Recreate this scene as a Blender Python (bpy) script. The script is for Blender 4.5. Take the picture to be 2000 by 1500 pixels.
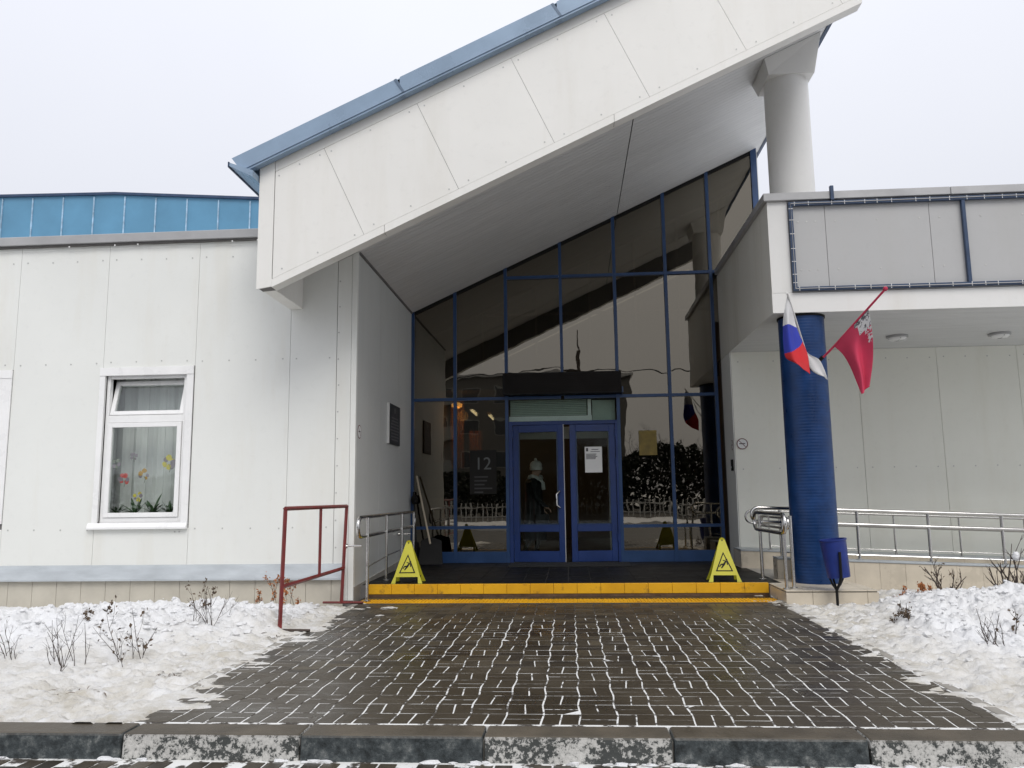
import bpy, bmesh, math, random
import numpy as np
from mathutils import Vector, Matrix, noise as mnoise
random.seed(7)
for o in list(bpy.data.objects): bpy.data.objects.remove(o)
scene = bpy.context.scene
col = scene.collection
R = math.radians

# ------------------------------------------------------------------ camera
yaw, pit, rol = R(4.0), R(8.0), R(0.73)
CAMH = 1.27
fw = Vector((-math.sin(yaw)*math.cos(pit), math.cos(yaw)*math.cos(pit), math.sin(pit)))
rt = fw.cross(Vector((0, 0, 1))).normalized(); up = rt.cross(fw)
rt2 = rt*math.cos(rol)-up*math.sin(rol); up2 = up*math.cos(rol)+rt*math.sin(rol)
cd = bpy.data.cameras.new('camera'); cam = bpy.data.objects.new('camera', cd); col.objects.link(cam)
cam.matrix_world = Matrix(((rt2.x, up2.x, -fw.x, 0), (rt2.y, up2.y, -fw.y, 0), (rt2.z, up2.z, -fw.z, CAMH), (0, 0, 0, 1)))
cd.sensor_width = 36; cd.lens = 36*1550/2000; cd.clip_start = 0.05; cd.clip_end = 2000
scene.camera = cam

# ------------------------------------------------------------------ world, sun, exposure
SUN_EL, SUN_AZ = R(50), R(160)         # azimuth from +Y (north) clockwise: behind the camera, a little to the right
w = bpy.data.worlds.new('World'); scene.world = w; w.use_nodes = True
nt = w.node_tree; nt.nodes.clear()
wo = nt.nodes.new('ShaderNodeOutputWorld'); bg = nt.nodes.new('ShaderNodeBackground')
sky = nt.nodes.new('ShaderNodeTexSky'); sky.sky_type = 'NISHITA'; sky.sun_disc = False
sky.sun_elevation = SUN_EL; sky.sun_rotation = SUN_AZ; sky.air_density = 1.5; sky.dust_density = 6
mul = nt.nodes.new('ShaderNodeVectorMath'); mul.operation = 'SCALE'; mul.inputs['Scale'].default_value = 1.0
nz = nt.nodes.new('ShaderNodeTexNoise'); nz.inputs['Scale'].default_value = 1.6; nz.inputs['Detail'].default_value = 4
cr = nt.nodes.new('ShaderNodeValToRGB')
cr.color_ramp.elements[0].position = 0.3; cr.color_ramp.elements[0].color = (7.75, 7.93, 8.75, 1)
cr.color_ramp.elements[1].position = 0.7; cr.color_ramp.elements[1].color = (8.35, 8.52, 9.15, 1)
mx = nt.nodes.new('ShaderNodeMix'); mx.data_type = 'RGBA'; mx.inputs['Factor'].default_value = 0.93
nt.links.new(sky.outputs[0], mul.inputs[0]); nt.links.new(mul.outputs[0], mx.inputs['A'])
nt.links.new(nz.outputs['Fac'], cr.inputs[0]); nt.links.new(cr.outputs[0], mx.inputs['B'])
# overcast dome: evenly brighter towards the zenith (CIE-like)
tc = nt.nodes.new('ShaderNodeTexCoord'); sx_ = nt.nodes.new('ShaderNodeSeparateXYZ'); nt.links.new(tc.outputs['Generated'], sx_.inputs[0])
ma = nt.nodes.new('ShaderNodeMath'); ma.operation = 'MULTIPLY_ADD'; ma.inputs[1].default_value = .62; ma.inputs[2].default_value = .77
mz = nt.nodes.new('ShaderNodeMath'); mz.operation = 'MAXIMUM'; mz.inputs[1].default_value = 0; nt.links.new(sx_.outputs['Z'], mz.inputs[0]); nt.links.new(mz.outputs[0], ma.inputs[0])
sc = nt.nodes.new('ShaderNodeVectorMath'); sc.operation = 'SCALE'; nt.links.new(mx.outputs['Result'], sc.inputs[0]); nt.links.new(ma.outputs[0], sc.inputs['Scale'])
nt.links.new(sc.outputs[0], bg.inputs['Color']); bg.inputs['Strength'].default_value = 0.1
nt.links.new(bg.outputs[0], wo.inputs['Surface'])
sd = bpy.data.lights.new('sun', 'SUN'); sd.energy = 1.5; sd.angle = R(30); sd.color = (1, .975, .94)
so = bpy.data.objects.new('sun', sd); col.objects.link(so)
sdir = Vector((math.sin(SUN_AZ)*math.cos(SUN_EL), math.cos(SUN_AZ)*math.cos(SUN_EL), math.sin(SUN_EL)))
so.rotation_euler = sdir.to_track_quat('Z', 'Y').to_euler()
so.location = (0, -5, 12)
scene.view_settings.view_transform = 'Standard'; scene.view_settings.look = 'None'
scene.view_settings.exposure = 0.12; scene.view_settings.gamma = 1

# ------------------------------------------------------------------ helpers
ORG = {}
def tag(o, label=None, cat=None, group=None, kind=None):
    if label: o['label'] = label
    if cat: o['category'] = cat
    if group: o['group'] = group
    if kind: o['kind'] = kind
    return o
def thing(name, loc, label, cat, group=None):
    o = bpy.data.objects.new(name, None); col.objects.link(o); o.location = loc; o.empty_display_size = .1
    ORG[o] = Vector(loc); return tag(o, label, cat, group)
class MB:
    def __init__(s): s.v = []; s.f = []; s.m = []
    def add(s, vs, fs, mi=0):
        b = len(s.v); s.v += [tuple(p) for p in vs]
        for f in fs: s.f.append(tuple(i+b for i in f)); s.m.append(mi)
        return s
    def box(s, x0, x1, y0, y1, z0, z1, mi=0):
        return s.add([(x0,y0,z0),(x1,y0,z0),(x1,y1,z0),(x0,y1,z0),(x0,y0,z1),(x1,y0,z1),(x1,y1,z1),(x0,y1,z1)],
                     [(0,3,2,1),(4,5,6,7),(0,1,5,4),(1,2,6,5),(2,3,7,6),(3,0,4,7)], mi)
    def hexa(s, p, mi=0):     # 8 points: bottom 4, top 4
        return s.add(p, [(0,3,2,1),(4,5,6,7),(0,1,5,4),(1,2,6,5),(2,3,7,6),(3,0,4,7)], mi)
    def prism(s, poly, y0, y1, mi=0):   # polygon in xz, counter-clockwise seen from -y, extruded along y
        n = len(poly)
        vs = [(x, y0, z) for x, z in poly]+[(x, y1, z) for x, z in poly]
        fs = [tuple(range(n)), tuple(range(2*n-1, n-1, -1))]+[(i, i+n, (i+1) % n+n, (i+1) % n) for i in range(n)]
        return s.add(vs, fs, mi)
    def prismx(s, poly, x0, x1, mi=0):  # polygon in yz
        n = len(poly)
        vs = [(x0, y, z) for y, z in poly]+[(x1, y, z) for y, z in poly]
        fs = [tuple(range(n-1, -1, -1)), tuple(range(n, 2*n))]+[(i, (i+1) % n, (i+1) % n+n, i+n) for i in range(n)]
        return s.add(vs, fs, mi)
    def prismz(s, poly, z0, z1, mi=0):
        n = len(poly)
        vs = [(x, y, z0) for x, y in poly]+[(x, y, z1) for x, y in poly]
        fs = [tuple(range(n-1, -1, -1)), tuple(range(n, 2*n))]+[(i, (i+1) % n, (i+1) % n+n, i+n) for i in range(n)]
        return s.add(vs, fs, mi)
    def tube(s, pts, r, n=8, mi=0, closed=False):
        P = [Vector(p) for p in pts]; k = len(P)
        rr = r if isinstance(r, (list, tuple)) else [r]*k
        vs = []; prev = None
        for i in range(k):
            if closed: t = (P[(i+1) % k]-P[i-1])
            else: t = P[min(i+1, k-1)]-P[max(i-1, 0)]
            t.normalize()
            if prev is None:
                a = Vector((0, 0, 1)) if abs(t.z) < .9 else Vector((1, 0, 0))
                u = t.cross(a).normalized()
            else:
                u = (prev-t*prev.dot(t)).normalized()
            prev = u; v = t.cross(u)
            for j in range(n):
                a = 2*math.pi*j/n
                vs.append(P[i]+(u*math.cos(a)+v*math.sin(a))*rr[i])
        fs = []
        rng = k if closed else k-1
        for i in range(rng):
            for j in range(n):
                a = i*n+j; b = i*n+(j+1) % n; c = ((i+1) % k)*n+(j+1) % n; d = ((i+1) % k)*n+j
                fs.append((a, b, c, d))
        if not closed:
            fs.append(tuple(range(n-1, -1, -1))); fs.append(tuple((k-1)*n+j for j in range(n)))
        return s.add(vs, fs, mi)
    def lathe(s, prof, cx, cy, n=32, mi=0):
        vs = []; fs = []
        for r, z in prof:
            for j in range(n):
                a = 2*math.pi*j/n; vs.append((cx+r*math.cos(a), cy+r*math.sin(a), z))
        for i in range(len(prof)-1):
            for j in range(n):
                fs.append((i*n+j, i*n+(j+1) % n, (i+1)*n+(j+1) % n, (i+1)*n+j))
        fs.append(tuple(range(n-1, -1, -1))); fs.append(tuple((len(prof)-1)*n+j for j in range(n)))
        return s.add(vs, fs, mi)
    def blob(s, c, r, rnd, n=7, k=5, sq=(1, 1, 1), mi=0, jag=.35):
        vs = []; fs = []
        for i in range(1, k):
            th = math.pi*i/k
            for j in range(n):
                ph = 2*math.pi*j/n+(i % 2)*.4; q = r*(1+rnd.uniform(-jag, jag))
                vs.append((c[0]+q*math.sin(th)*math.cos(ph)*sq[0], c[1]+q*math.sin(th)*math.sin(ph)*sq[1], c[2]+q*math.cos(th)*sq[2]))
        vs.append((c[0], c[1], c[2]+r*sq[2])); vs.append((c[0], c[1], c[2]-r*sq[2]))
        t = len(vs)-2
        for i in range(k-2):
            for j in range(n):
                fs.append((i*n+j, (i+1)*n+j, (i+1)*n+(j+1) % n, i*n+(j+1) % n))
        for j in range(n):
            fs.append((t, j, (j+1) % n)); fs.append((t+1, (k-2)*n+(j+1) % n, (k-2)*n+j))
        return s.add(vs, fs, mi)
    def disc(s, cx, cz, r, y0, y1, n=10, mi=0):
        return s.prism([(cx+r*math.cos(2*math.pi*i/n), cz+r*math.sin(2*math.pi*i/n)) for i in range(n)], y0, y1, mi)
    def build(s, name, mats, parent=None, bevel=0, smooth=False, seg=1, origin=None):
        org = ORG[parent] if parent is not None else Vector(origin or (0, 0, 0))
        me = bpy.data.meshes.new(name)
        me.from_pydata([(x-org.x, y-org.y, z-org.z) for x, y, z in s.v], [], s.f)
        if not isinstance(mats, (list, tuple)): mats = [mats]
        for m in mats: me.materials.append(m)
        if len(mats) > 1: me.polygons.foreach_set('material_index', s.m)
        bm = bmesh.new(); bm.from_mesh(me)
        bmesh.ops.recalc_face_normals(bm, faces=bm.faces)
        if bevel: bmesh.ops.bevel(bm, geom=[e for e in bm.edges if e.is_manifold and e.calc_face_angle(0) > .5], offset=bevel, segments=seg, affect='EDGES', profile=.5)
        bm.to_mesh(me); bm.free()
        if smooth:
            me.polygons.foreach_set('use_smooth', [True]*len(me.polygons))
            try: me.set_sharp_from_angle(angle=R(40))
            except Exception: pass
        o = bpy.data.objects.new(name, me); col.objects.link(o)
        if parent is not None: o.parent = parent
        else: o.location = org
        ORG[o] = org
        return o
def B(name, mats, parent, *boxes, bevel=0):
    m = MB()
    for b in boxes: m.box(*b)
    return m.build(name, mats, parent, bevel=bevel)

# ------------------------------------------------------------------ materials
def newmat(name):
    m = bpy.data.materials.new(name); m.use_nodes = True
    n = m.node_tree; b = n.nodes['Principled BSDF']; return m, n, b
def noise_node(n, scale, detail=4, rough=.6, stretch=None):
    g = n.nodes.new('ShaderNodeNewGeometry'); t = n.nodes.new('ShaderNodeTexNoise')
    t.inputs['Scale'].default_value = scale; t.inputs['Detail'].default_value = detail; t.inputs['Roughness'].default_value = rough
    if stretch:
        mp = n.nodes.new('ShaderNodeMapping'); mp.inputs['Scale'].default_value = stretch
        n.links.new(g.outputs['Position'], mp.inputs['Vector']); n.links.new(mp.outputs[0], t.inputs['Vector'])
    else: n.links.new(g.outputs['Position'], t.inputs['Vector'])
    return t
def ramp(n, inp, stops):
    r = n.nodes.new('ShaderNodeValToRGB'); e = r.color_ramp.elements
    while len(e) < len(stops): e.new(.5)
    for i, (p, c) in enumerate(stops):
        e[i].position = p; e[i].color = c if len(c) == 4 else (*c, 1)
    n.links.new(inp, r.inputs[0]); return r
def mixc(n, fac, a, b, blend='MIX'):
    x = n.nodes.new('ShaderNodeMix'); x.data_type = 'RGBA'; x.blend_type = blend
    for k, val in (('Factor', fac), ('A', a), ('B', b)):
        if hasattr(val, 'is_linked') or hasattr(val, 'links'): n.links.new(val, x.inputs[k])
        elif k == 'Factor': x.inputs[k].default_value = val
        else: x.inputs[k].default_value = (*val, 1) if len(val) == 3 else val
    return x.outputs['Result']
def bump(n, b, inp, strength=.2, dist=.01):
    p = n.nodes.new('ShaderNodeBump'); p.inputs['Strength'].default_value = strength; p.inputs['Distance'].default_value = dist
    n.links.new(inp, p.inputs['Height']); n.links.new(p.outputs[0], b.inputs['Normal'])
def simple(name, c, rough=.5, metal=0, var=.12, scale=4, bmp=0, stretch=None, spec=.5, bscale=None):
    m, n, b = newmat(name)
    t = noise_node(n, scale, 5, .6, stretch)
    lo = tuple(x*(1-var) for x in c); hi = tuple(min(1, x*(1+var)) for x in c)
    r = ramp(n, t.outputs['Fac'], [(.3, lo), (.7, hi)])
    n.links.new(r.outputs[0], b.inputs['Base Color'])
    rr = ramp(n, t.outputs['Fac'], [(.3, (max(.03, rough*.8),)*3), (.7, (min(1, rough*1.2),)*3)])
    n.links.new(rr.outputs[0], b.inputs['Roughness'])
    b.inputs['Metallic'].default_value = metal; b.inputs['Specular IOR Level'].default_value = spec
    if bmp:
        t2 = noise_node(n, bscale or scale*8, 4); bump(n, b, t2.outputs['Fac'], bmp, .01)
    return m
def panelmat(name, c, stain=(.62, .57, .45), amt=.35, rough=.45):
    m, n, b = newmat(name)
    t1 = noise_node(n, 1.0, 5, .65, (1.6, 1.6, .22))       # rain streaks
    t2 = noise_node(n, .7, 4, .6)
    t3 = noise_node(n, 9, 6, .7)
    base = ramp(n, t2.outputs['Fac'], [(.3, tuple(x*.95 for x in c)), (.7, c)])
    k1 = ramp(n, t1.outputs['Fac'], [(.5, (0, 0, 0)), (.78, (amt, amt, amt))])
    c1 = mixc(n, k1.outputs[0], base.outputs[0], stain)
    k2 = ramp(n, t3.outputs['Fac'], [(.55, (0, 0, 0)), (.8, (.22, .22, .22))])
    c2 = mixc(n, k2.outputs[0], c1, tuple(x*.72 for x in c))
    oi = n.nodes.new('ShaderNodeNewGeometry')
    rv = ramp(n, oi.outputs['Random Per Island'], [(0, (.95, .95, .95)), (1, (1, 1, 1))])
    c3 = mixc(n, 1.0, c2, rv.outputs[0], 'MULTIPLY')
    n.links.new(c3, b.inputs['Base Color']); b.inputs['Roughness'].default_value = rough
    b.inputs['Specular IOR Level'].default_value = .35
    tb = noise_node(n, 1.3, 3); bump(n, b, tb.outputs['Fac'], .25, .02)
    return m
M = {}
M['panel'] = panelmat('white_panel', (.79, .80, .765))
M['backpanel'] = panelmat('cream_panel', (.84, .845, .765), (.66, .64, .52), .35)
M['fascia'] = panelmat('fascia_panel', (.82, .81, .77), (.60, .56, .47), .3)
M['greypanel'] = panelmat('grey_sign_panel', (.46, .46, .455), (.38, .37, .33), .3)
M['canopy'] = panelmat('canopy_panel', (.76, .755, .73), (.55, .5, .4), .4)
M['sidepanel'] = panelmat('grey_shade_panel', (.58, .59, .57), (.42, .42, .38), .3)  # greyer panels, with part of the porch shade put into the colour
M['returnp'] = panelmat('return_panel', (.74, .73, .67), (.48, .45, .36), .5)
M['gap'] = simple('joint_dark', (.16, .155, .15), .9)
M['bolt'] = simple('bolt_grey', (.50, .50, .48), .5, .3)
M['soffit'] = simple('soffit_board', (.66, .665, .66), .45, 0, .08, 2.2, stretch=(.5, 4, 1))
M['soffitgap'] = simple('soffit_seam', (.10, .10, .10), .8)
M['blueflash'] = simple('blue_flashing', (.25, .34, .45), .3, .1, .14, 1.2)
M['bluelight'] = simple('blue_sheet_metal', (.10, .26, .40), .35, 0, .12, 1.1)
M['frost'] = simple('frosted_seam', (.32, .46, .58), .6, 0, .35, 9)
M['greymetal'] = simple('grey_cap_metal', (.40, .40, .40), .42, .25, .12, 2)
M['ledge'] = simple('grey_ledge_paint', (.40, .43, .45), .4, .1, .14, 2.4, stretch=(1, 1, 4))
M['plinth'] = simple('beige_plinth_tile', (.50, .47, .40), .35, 0, .12, 2.5)
M['ptile'] = simple('beige_ramp_tile', (.56, .50, .40), .3, 0, .14, 2.5)
M['frameblue'] = simple('blue_frame', (.020, .058, .155), .35, 0, .15, 3)
M['doorblue'] = simple('blue_door', (.012, .038, .16), .35, 0, .15, 3)
M['white'] = simple('white_pvc', (.82, .82, .81), .3, 0, .05, 3)
M['offwhite'] = simple('offwhite', (.7, .7, .68), .5, 0, .08, 3)
M['steel'] = simple('stainless', (.62, .61, .59), .18, 1.0, .08, 6)
M['red'] = simple('red_oxide_paint', (.15, .018, .016), .5, 0, .3, 7, .15)
M['black'] = simple('black_plastic', (.008, .008, .008), .6, 0, .2, 6, spec=.25)
M['rubber'] = simple('rubber_mat', (.012, .013, .014), .8, 0, .2, 20, .4)
M['yellowsign'] = simple('yellow_sign', (.50, .475, .028), .4, 0, .06, 5)
M['bin'] = simple('blue_bin', (.006, .022, .16), .4, 0, .2, 5)
M['darkblue'] = simple('dark_blue_frame', (.035, .06, .115), .4, .2, .2, 6)
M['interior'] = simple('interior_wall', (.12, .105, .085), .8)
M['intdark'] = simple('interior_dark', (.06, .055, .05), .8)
M['wood'] = simple('warm_wood', (.36, .16, .045), .5, 0, .25, 3, stretch=(6, 6, .5))
M['curtain'] = simple('net_curtain', (.80, .81, .79), .9, 0, .08, 3, stretch=(8, 8, .4))
M['orange'] = simple('orange_curtain', (.62, .27, .05), .9, 0, .25, 3, stretch=(10, 10, .4))
M['leaf'] = simple('leaf_green', (.06, .12, .045), .5, 0, .35, 20)
M['twig'] = simple('twig', (.055, .04, .032), .9, 0, .35, 20)
M['dryleaf'] = simple('dry_leaf', (.10, .07, .045), .9, 0, .4, 25)
M['orangeleaf'] = simple('orange_leaf', (.36, .14, .05), .9, 0, .35, 25)
M['paper'] = simple('paper', (.72, .73, .72), .8, 0, .04)
M['ink'] = simple('ink', (.10, .10, .11), .8)
M['inkgrey'] = simple('ink_grey', (.30, .30, .31), .8)
M['plaque'] = simple('dark_plaque', (.03, .032, .036), .7, 0, .2)
M['concrete'] = simple('concrete', (.26, .245, .215), .8, 0, .2, 6, .3)
M['asphalt'] = simple('asphalt', (.05, .048, .045), .45, 0, .3, 3, .3, bscale=60)
M['coat'] = simple('black_coat', (.01, .01, .011), .8)
M['skin'] = simple('skin', (.55, .33, .25), .5)
M['knit'] = simple('white_knit', (.75, .73, .68), .9, 0, .08, 20, .4)
M['scarf'] = simple('grey_scarf', (.55, .54, .52), .9, 0, .2, 20, .4)
M['flagwhite'] = simple('flag_white', (.56, .56, .56), .8, 0, .06)
M['flagblue'] = simple('flag_blue', (.025, .04, .33), .8, 0, .1)
M['flagred'] = simple('flag_red', (.52, .02, .025), .8, 0, .1)
M['flagcrimson'] = simple('flag_crimson', (.50, .035, .085), .8, 0, .1)
M['apart'] = simple('apartment_wall', (.13, .125, .115), .8)
M['apartband'] = simple('apartment_balcony', (.24, .25, .24), .8)
M['apartwin'] = simple('apartment_window', (.03, .035, .04), .15)
M['bark'] = simple('bark', (.06, .05, .042), .95, 0, .3, 12, .3)
M['needle'] = simple('needle', (.02, .024, .018), .95, 0, .4, 6, spec=.1)

def glassmat(name, tint, refl, fac, rough=0.0, wave=0):
    m = bpy.data.materials.new(name); m.use_nodes = True; n = m.node_tree; n.nodes.clear()
    o = n.nodes.new('ShaderNodeOutputMaterial'); x = n.nodes.new('ShaderNodeMixShader')
    t = n.nodes.new('ShaderNodeBsdfTransparent'); g = n.nodes.new('ShaderNodeBsdfGlossy')
    t.inputs['Color'].default_value = (*tint, 1); g.inputs['Color'].default_value = (*refl, 1); g.inputs['Roughness'].default_value = rough
    lw = n.nodes.new('ShaderNodeLayerWeight'); lw.inputs['Blend'].default_value = .25
    ad = n.nodes.new('ShaderNodeMath'); ad.operation = 'MULTIPLY_ADD'; ad.inputs[1].default_value = .5; ad.inputs[2].default_value = fac
    n.links.new(lw.outputs['Fresnel'], ad.inputs[0]); ad.use_clamp = True
    if wave:
        tn = noise_node(n, 1.7, 2, .5); bp = n.nodes.new('ShaderNodeBump'); bp.inputs['Strength'].default_value = 1; bp.inputs['Distance'].default_value = wave
        n.links.new(tn.outputs['Fac'], bp.inputs['Height']); n.links.new(bp.outputs[0], g.inputs['Normal'])
    n.links.new(ad.outputs[0], x.inputs['Fac'])
    n.links.new(t.outputs[0], x.inputs[1]); n.links.new(g.outputs[0], x.inputs[2]); n.links.new(x.outputs[0], o.inputs['Surface'])
    return m
M['bronze'] = glassmat('bronze_glass', (.28, .26, .21), (.92, .84, .70), .165, .008, .0013)
M['clear'] = glassmat('clear_glass', (.90, .95, .92), (.95, .97, .97), .0)
M['winglass'] = glassmat('window_glass', (.95, .97, .96), (.95, .97, .97), .04)
def emit(name, c, s):
    m, n, b = newmat(name); b.inputs['Base Color'].default_value = (*c, 1)
    b.inputs['Emission Color'].default_value = (*c, 1); b.inputs['Emission Strength'].default_value = s; return m
M['tube'] = emit('fluorescent', (1, .93, .75), 6)
M['warm'] = emit('warm_lamp', (1, .55, .18), 5)
M['redglow'] = emit('red_glow', (1, .03, .08), 5)
M['led'] = emit('small_white_light', (1, .97, .9), 6)

# paver: wet concrete block, per-piece tone
m, n, b = newmat('wet_paver'); M['paver'] = m
g = n.nodes.new('ShaderNodeNewGeometry')
t = noise_node(n, 1.1, 4); t2 = noise_node(n, 60, 4, .7); t3 = noise_node(n, 7, 5, .6)
c0 = ramp(n, g.outputs['Random Per Island'], [(0, (.022, .017, .011)), (.5, (.040, .032, .021)), (1, (.064, .052, .034))])
c1 = mixc(n, 1.0, c0.outputs[0], ramp(n, t.outputs['Fac'], [(.3, (.75, .75, .75)), (.7, (1.25, 1.22, 1.12))]).outputs[0], 'MULTIPLY')
c2 = mixc(n, 1.0, c1, ramp(n, t2.outputs['Fac'], [(.3, (.7, .7, .7)), (.7, (1.3, 1.3, 1.3))]).outputs[0], 'MULTIPLY')
fr = ramp(n, t3.outputs['Fac'], [(.62, (0, 0, 0)), (.8, (.2, .2, .2))])
c3 = mixc(n, fr.outputs[0], c2, (.22, .22, .21))
n.links.new(c3, b.inputs['Base Color'])
rr = ramp(n, t.outputs['Fac'], [(.32, (.20,)*3), (.66, (.55,)*3)]); n.links.new(rr.outputs[0], b.inputs['Roughness'])
bump(n, b, t2.outputs['Fac'], .35, .006)
# joint filling: snow packed in the joints, wet and dark under the roof's drip line
m, n, b = newmat('snow_joint'); M['joint'] = m
t = noise_node(n, 9, 5, .7); g = n.nodes.new('ShaderNodeNewGeometry'); sp = n.nodes.new('ShaderNodeSeparateXYZ')
n.links.new(g.outputs['Position'], sp.inputs[0])
mr = n.nodes.new('ShaderNodeMapRange'); mr.inputs['From Min'].default_value = 8.2; mr.inputs['From Max'].default_value = 9.6
mr.inputs['To Min'].default_value = .43; mr.inputs['To Max'].default_value = .75
n.links.new(sp.outputs['Y'], mr.inputs['Value'])
sb = n.nodes.new('ShaderNodeMath'); sb.operation = 'SUBTRACT'; n.links.new(t.outputs['Fac'], sb.inputs[0]); n.links.new(mr.outputs[0], sb.inputs[1])
k = ramp(n, sb.outputs[0], [(0, (0, 0, 0)), (.06, (1, 1, 1))])
n.links.new(mixc(n, k.outputs[0], (.045, .038, .03), (.66, .66, .64)), b.inputs['Base Color']); b.inputs['Roughness'].default_value = .8
# snow with tan dirt where it has been trampled (attribute 'dirt')
def snowmat(name):
    m, n, b = newmat(name)
    at = n.nodes.new('ShaderNodeAttribute'); at.attribute_name = 'dirt'
    t = noise_node(n, 5, 6, .7); t2 = noise_node(n, 45, 5, .7); t3 = noise_node(n, 1.6, 4)
    ml = n.nodes.new('ShaderNodeMath'); ml.operation = 'MULTIPLY'
    n.links.new(at.outputs['Fac'], ml.inputs[0])
    k = ramp(n, t.outputs['Fac'], [(.30, (.15,)*3), (.62, (1,)*3)]); n.links.new(k.outputs[0], ml.inputs[1])
    tan = ramp(n, t3.outputs['Fac'], [(.3, (.42, .385, .31)), (.7, (.60, .575, .515))])
    c = mixc(n, ml.outputs[0], (.76, .765, .77), tan.outputs[0])
    sp_ = ramp(n, t2.outputs['Fac'], [(.62, (0, 0, 0)), (.74, (.6, .6, .6))])
    ml2 = n.nodes.new('ShaderNodeMath'); ml2.operation = 'MULTIPLY'; n.links.new(sp_.outputs[0], ml2.inputs[0]); n.links.new(at.outputs['Fac'], ml2.inputs[1])
    c = mixc(n, ml2.outputs[0], c, (.16, .14, .11))
    n.links.new(c, b.inputs['Base Color']); b.inputs['Roughness'].default_value = .6
    b.inputs['Specular IOR Level'].default_value = .3
    t4 = noise_node(n, 110, 3, .7); s4 = ramp(n, t4.outputs['Fac'], [(.66, (0, 0, 0)), (.72, (.75, .75, .75))])
    ml3 = n.nodes.new('ShaderNodeMath'); ml3.operation = 'MULTIPLY'; n.links.new(s4.outputs[0], ml3.inputs[0]); n.links.new(at.outputs['Fac'], ml3.inputs[1])
    c = mixc(n, ml3.outputs[0], c, (.12, .10, .08)); n.links.new(c, b.inputs['Base Color'])
    bump(n, b, t2.outputs['Fac'], .8, .02); return m
M['snow'] = snowmat('snow')
# yellow paint, worn and dirty
def yellowmat(name):
    m, n, b = newmat(name)
    t = noise_node(n, 6, 6, .75); t2 = noise_node(n, 1.7, 4)
    y = ramp(n, t2.outputs['Fac'], [(.3, (.60, .30, .006)), (.7, (.78, .42, .012))])
    k = ramp(n, t.outputs['Fac'], [(.56, (0, 0, 0)), (.72, (.85, .85, .85))])
    n.links.new(mixc(n, k.outputs[0], y.outputs[0], (.10, .05, .02)), b.inputs['Base Color']); b.inputs['Roughness'].default_value = .4
    return m
M['yellow'] = yellowmat('worn_yellow_tile')
# kerb: bare blue-grey and peeling white
m, n, b = newmat('kerb_dark'); M['kerbdark'] = m
g = n.nodes.new('ShaderNodeNewGeometry'); sp = n.nodes.new('ShaderNodeSeparateXYZ'); n.links.new(g.outputs['Normal'], sp.inputs[0])
t = noise_node(n, 14, 6, .75); t2 = noise_node(n, 40, 4, .7); t3 = noise_node(n, 3, 4)
top = ramp(n, t3.outputs['Fac'], [(.3, (.045, .037, .025)), (.7, (.095, .078, .054))])
fr = ramp(n, t.outputs['Fac'], [(.38, (.014, .018, .019)), (.52, (.045, .055, .058)), (.62, (.11, .12, .118)), (.74, (.30, .31, .30))])
kk = ramp(n, sp.outputs['Z'], [(.3, (0, 0, 0)), (.7, (1, 1, 1))])
n.links.new(mixc(n, kk.outputs[0], fr.outputs[0], top.outputs[0]), b.inputs['Base Color'])
rr = ramp(n, t3.outputs['Fac'], [(.3, (.35,)*3), (.7, (.6,)*3)]); n.links.new(rr.outputs[0], b.inputs['Roughness']); bump(n, b, t2.outputs['Fac'], .5, .01)
m, n, b = newmat('kerb_peeling_white'); M['kerbwhite'] = m
g = n.nodes.new('ShaderNodeNewGeometry'); sp = n.nodes.new('ShaderNodeSeparateXYZ'); n.links.new(g.outputs['Normal'], sp.inputs[0])
t = noise_node(n, 34, 6, .75); tb = noise_node(n, 4, 3); t2 = noise_node(n, 50, 4, .7); t3 = noise_node(n, 3, 4)
ad = n.nodes.new('ShaderNodeMath'); ad.operation = 'MULTIPLY_ADD'; ad.inputs[1].default_value = .6
n.links.new(tb.outputs['Fac'], ad.inputs[0]); n.links.new(t.outputs['Fac'], ad.inputs[2])
wk = ramp(n, ad.outputs[0], [(.755, (.05, .055, .052)), (.80, (.44, .435, .41)), (.95, (.58, .57, .54))])
top = ramp(n, t3.outputs['Fac'], [(.3, (.048, .040, .027)), (.7, (.10, .082, .057))])
kk = ramp(n, sp.outputs['Z'], [(.3, (0, 0, 0)), (.7, (1, 1, 1))])
n.links.new(mixc(n, kk.outputs[0], wk.outputs[0], top.outputs[0]), b.inputs['Base Color'])
b.inputs['Roughness'].default_value = .55; bump(n, b, ad.outputs[0], .5, .012)
# column mosaic blue
M['mosaic'] = simple('blue_mosaic', (.0045, .032, .118), .34, 0, .25, 5, spec=.35)
M['porchtile'] = simple('dark_wet_tile', (.007, .0068, .0065), .5, 0, .4, 2.5, spec=.15)

# ------------------------------------------------------------------ ground, road, kerb
S = 600
def ground_sheet():
    m = MB(); m.add([(-S, -S, -.14), (S, -S, -.14), (S, S, -.14), (-S, S, -.14)], [(0, 1, 2, 3)])
    o = m.build('ground', simple('snowy_ground', (.62, .62, .61), .8, 0, .25, .3)); tag(o, kind='structure'); return o
ground_sheet()
m = MB(); m.add([(-60, -6.5, -.132), (60, -6.5, -.132), (60, 4.43, -.132), (-60, 4.43, -.132)], [(0, 1, 2, 3)])
road = m.build('road', M['joint']); tag(road, kind='structure')

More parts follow.
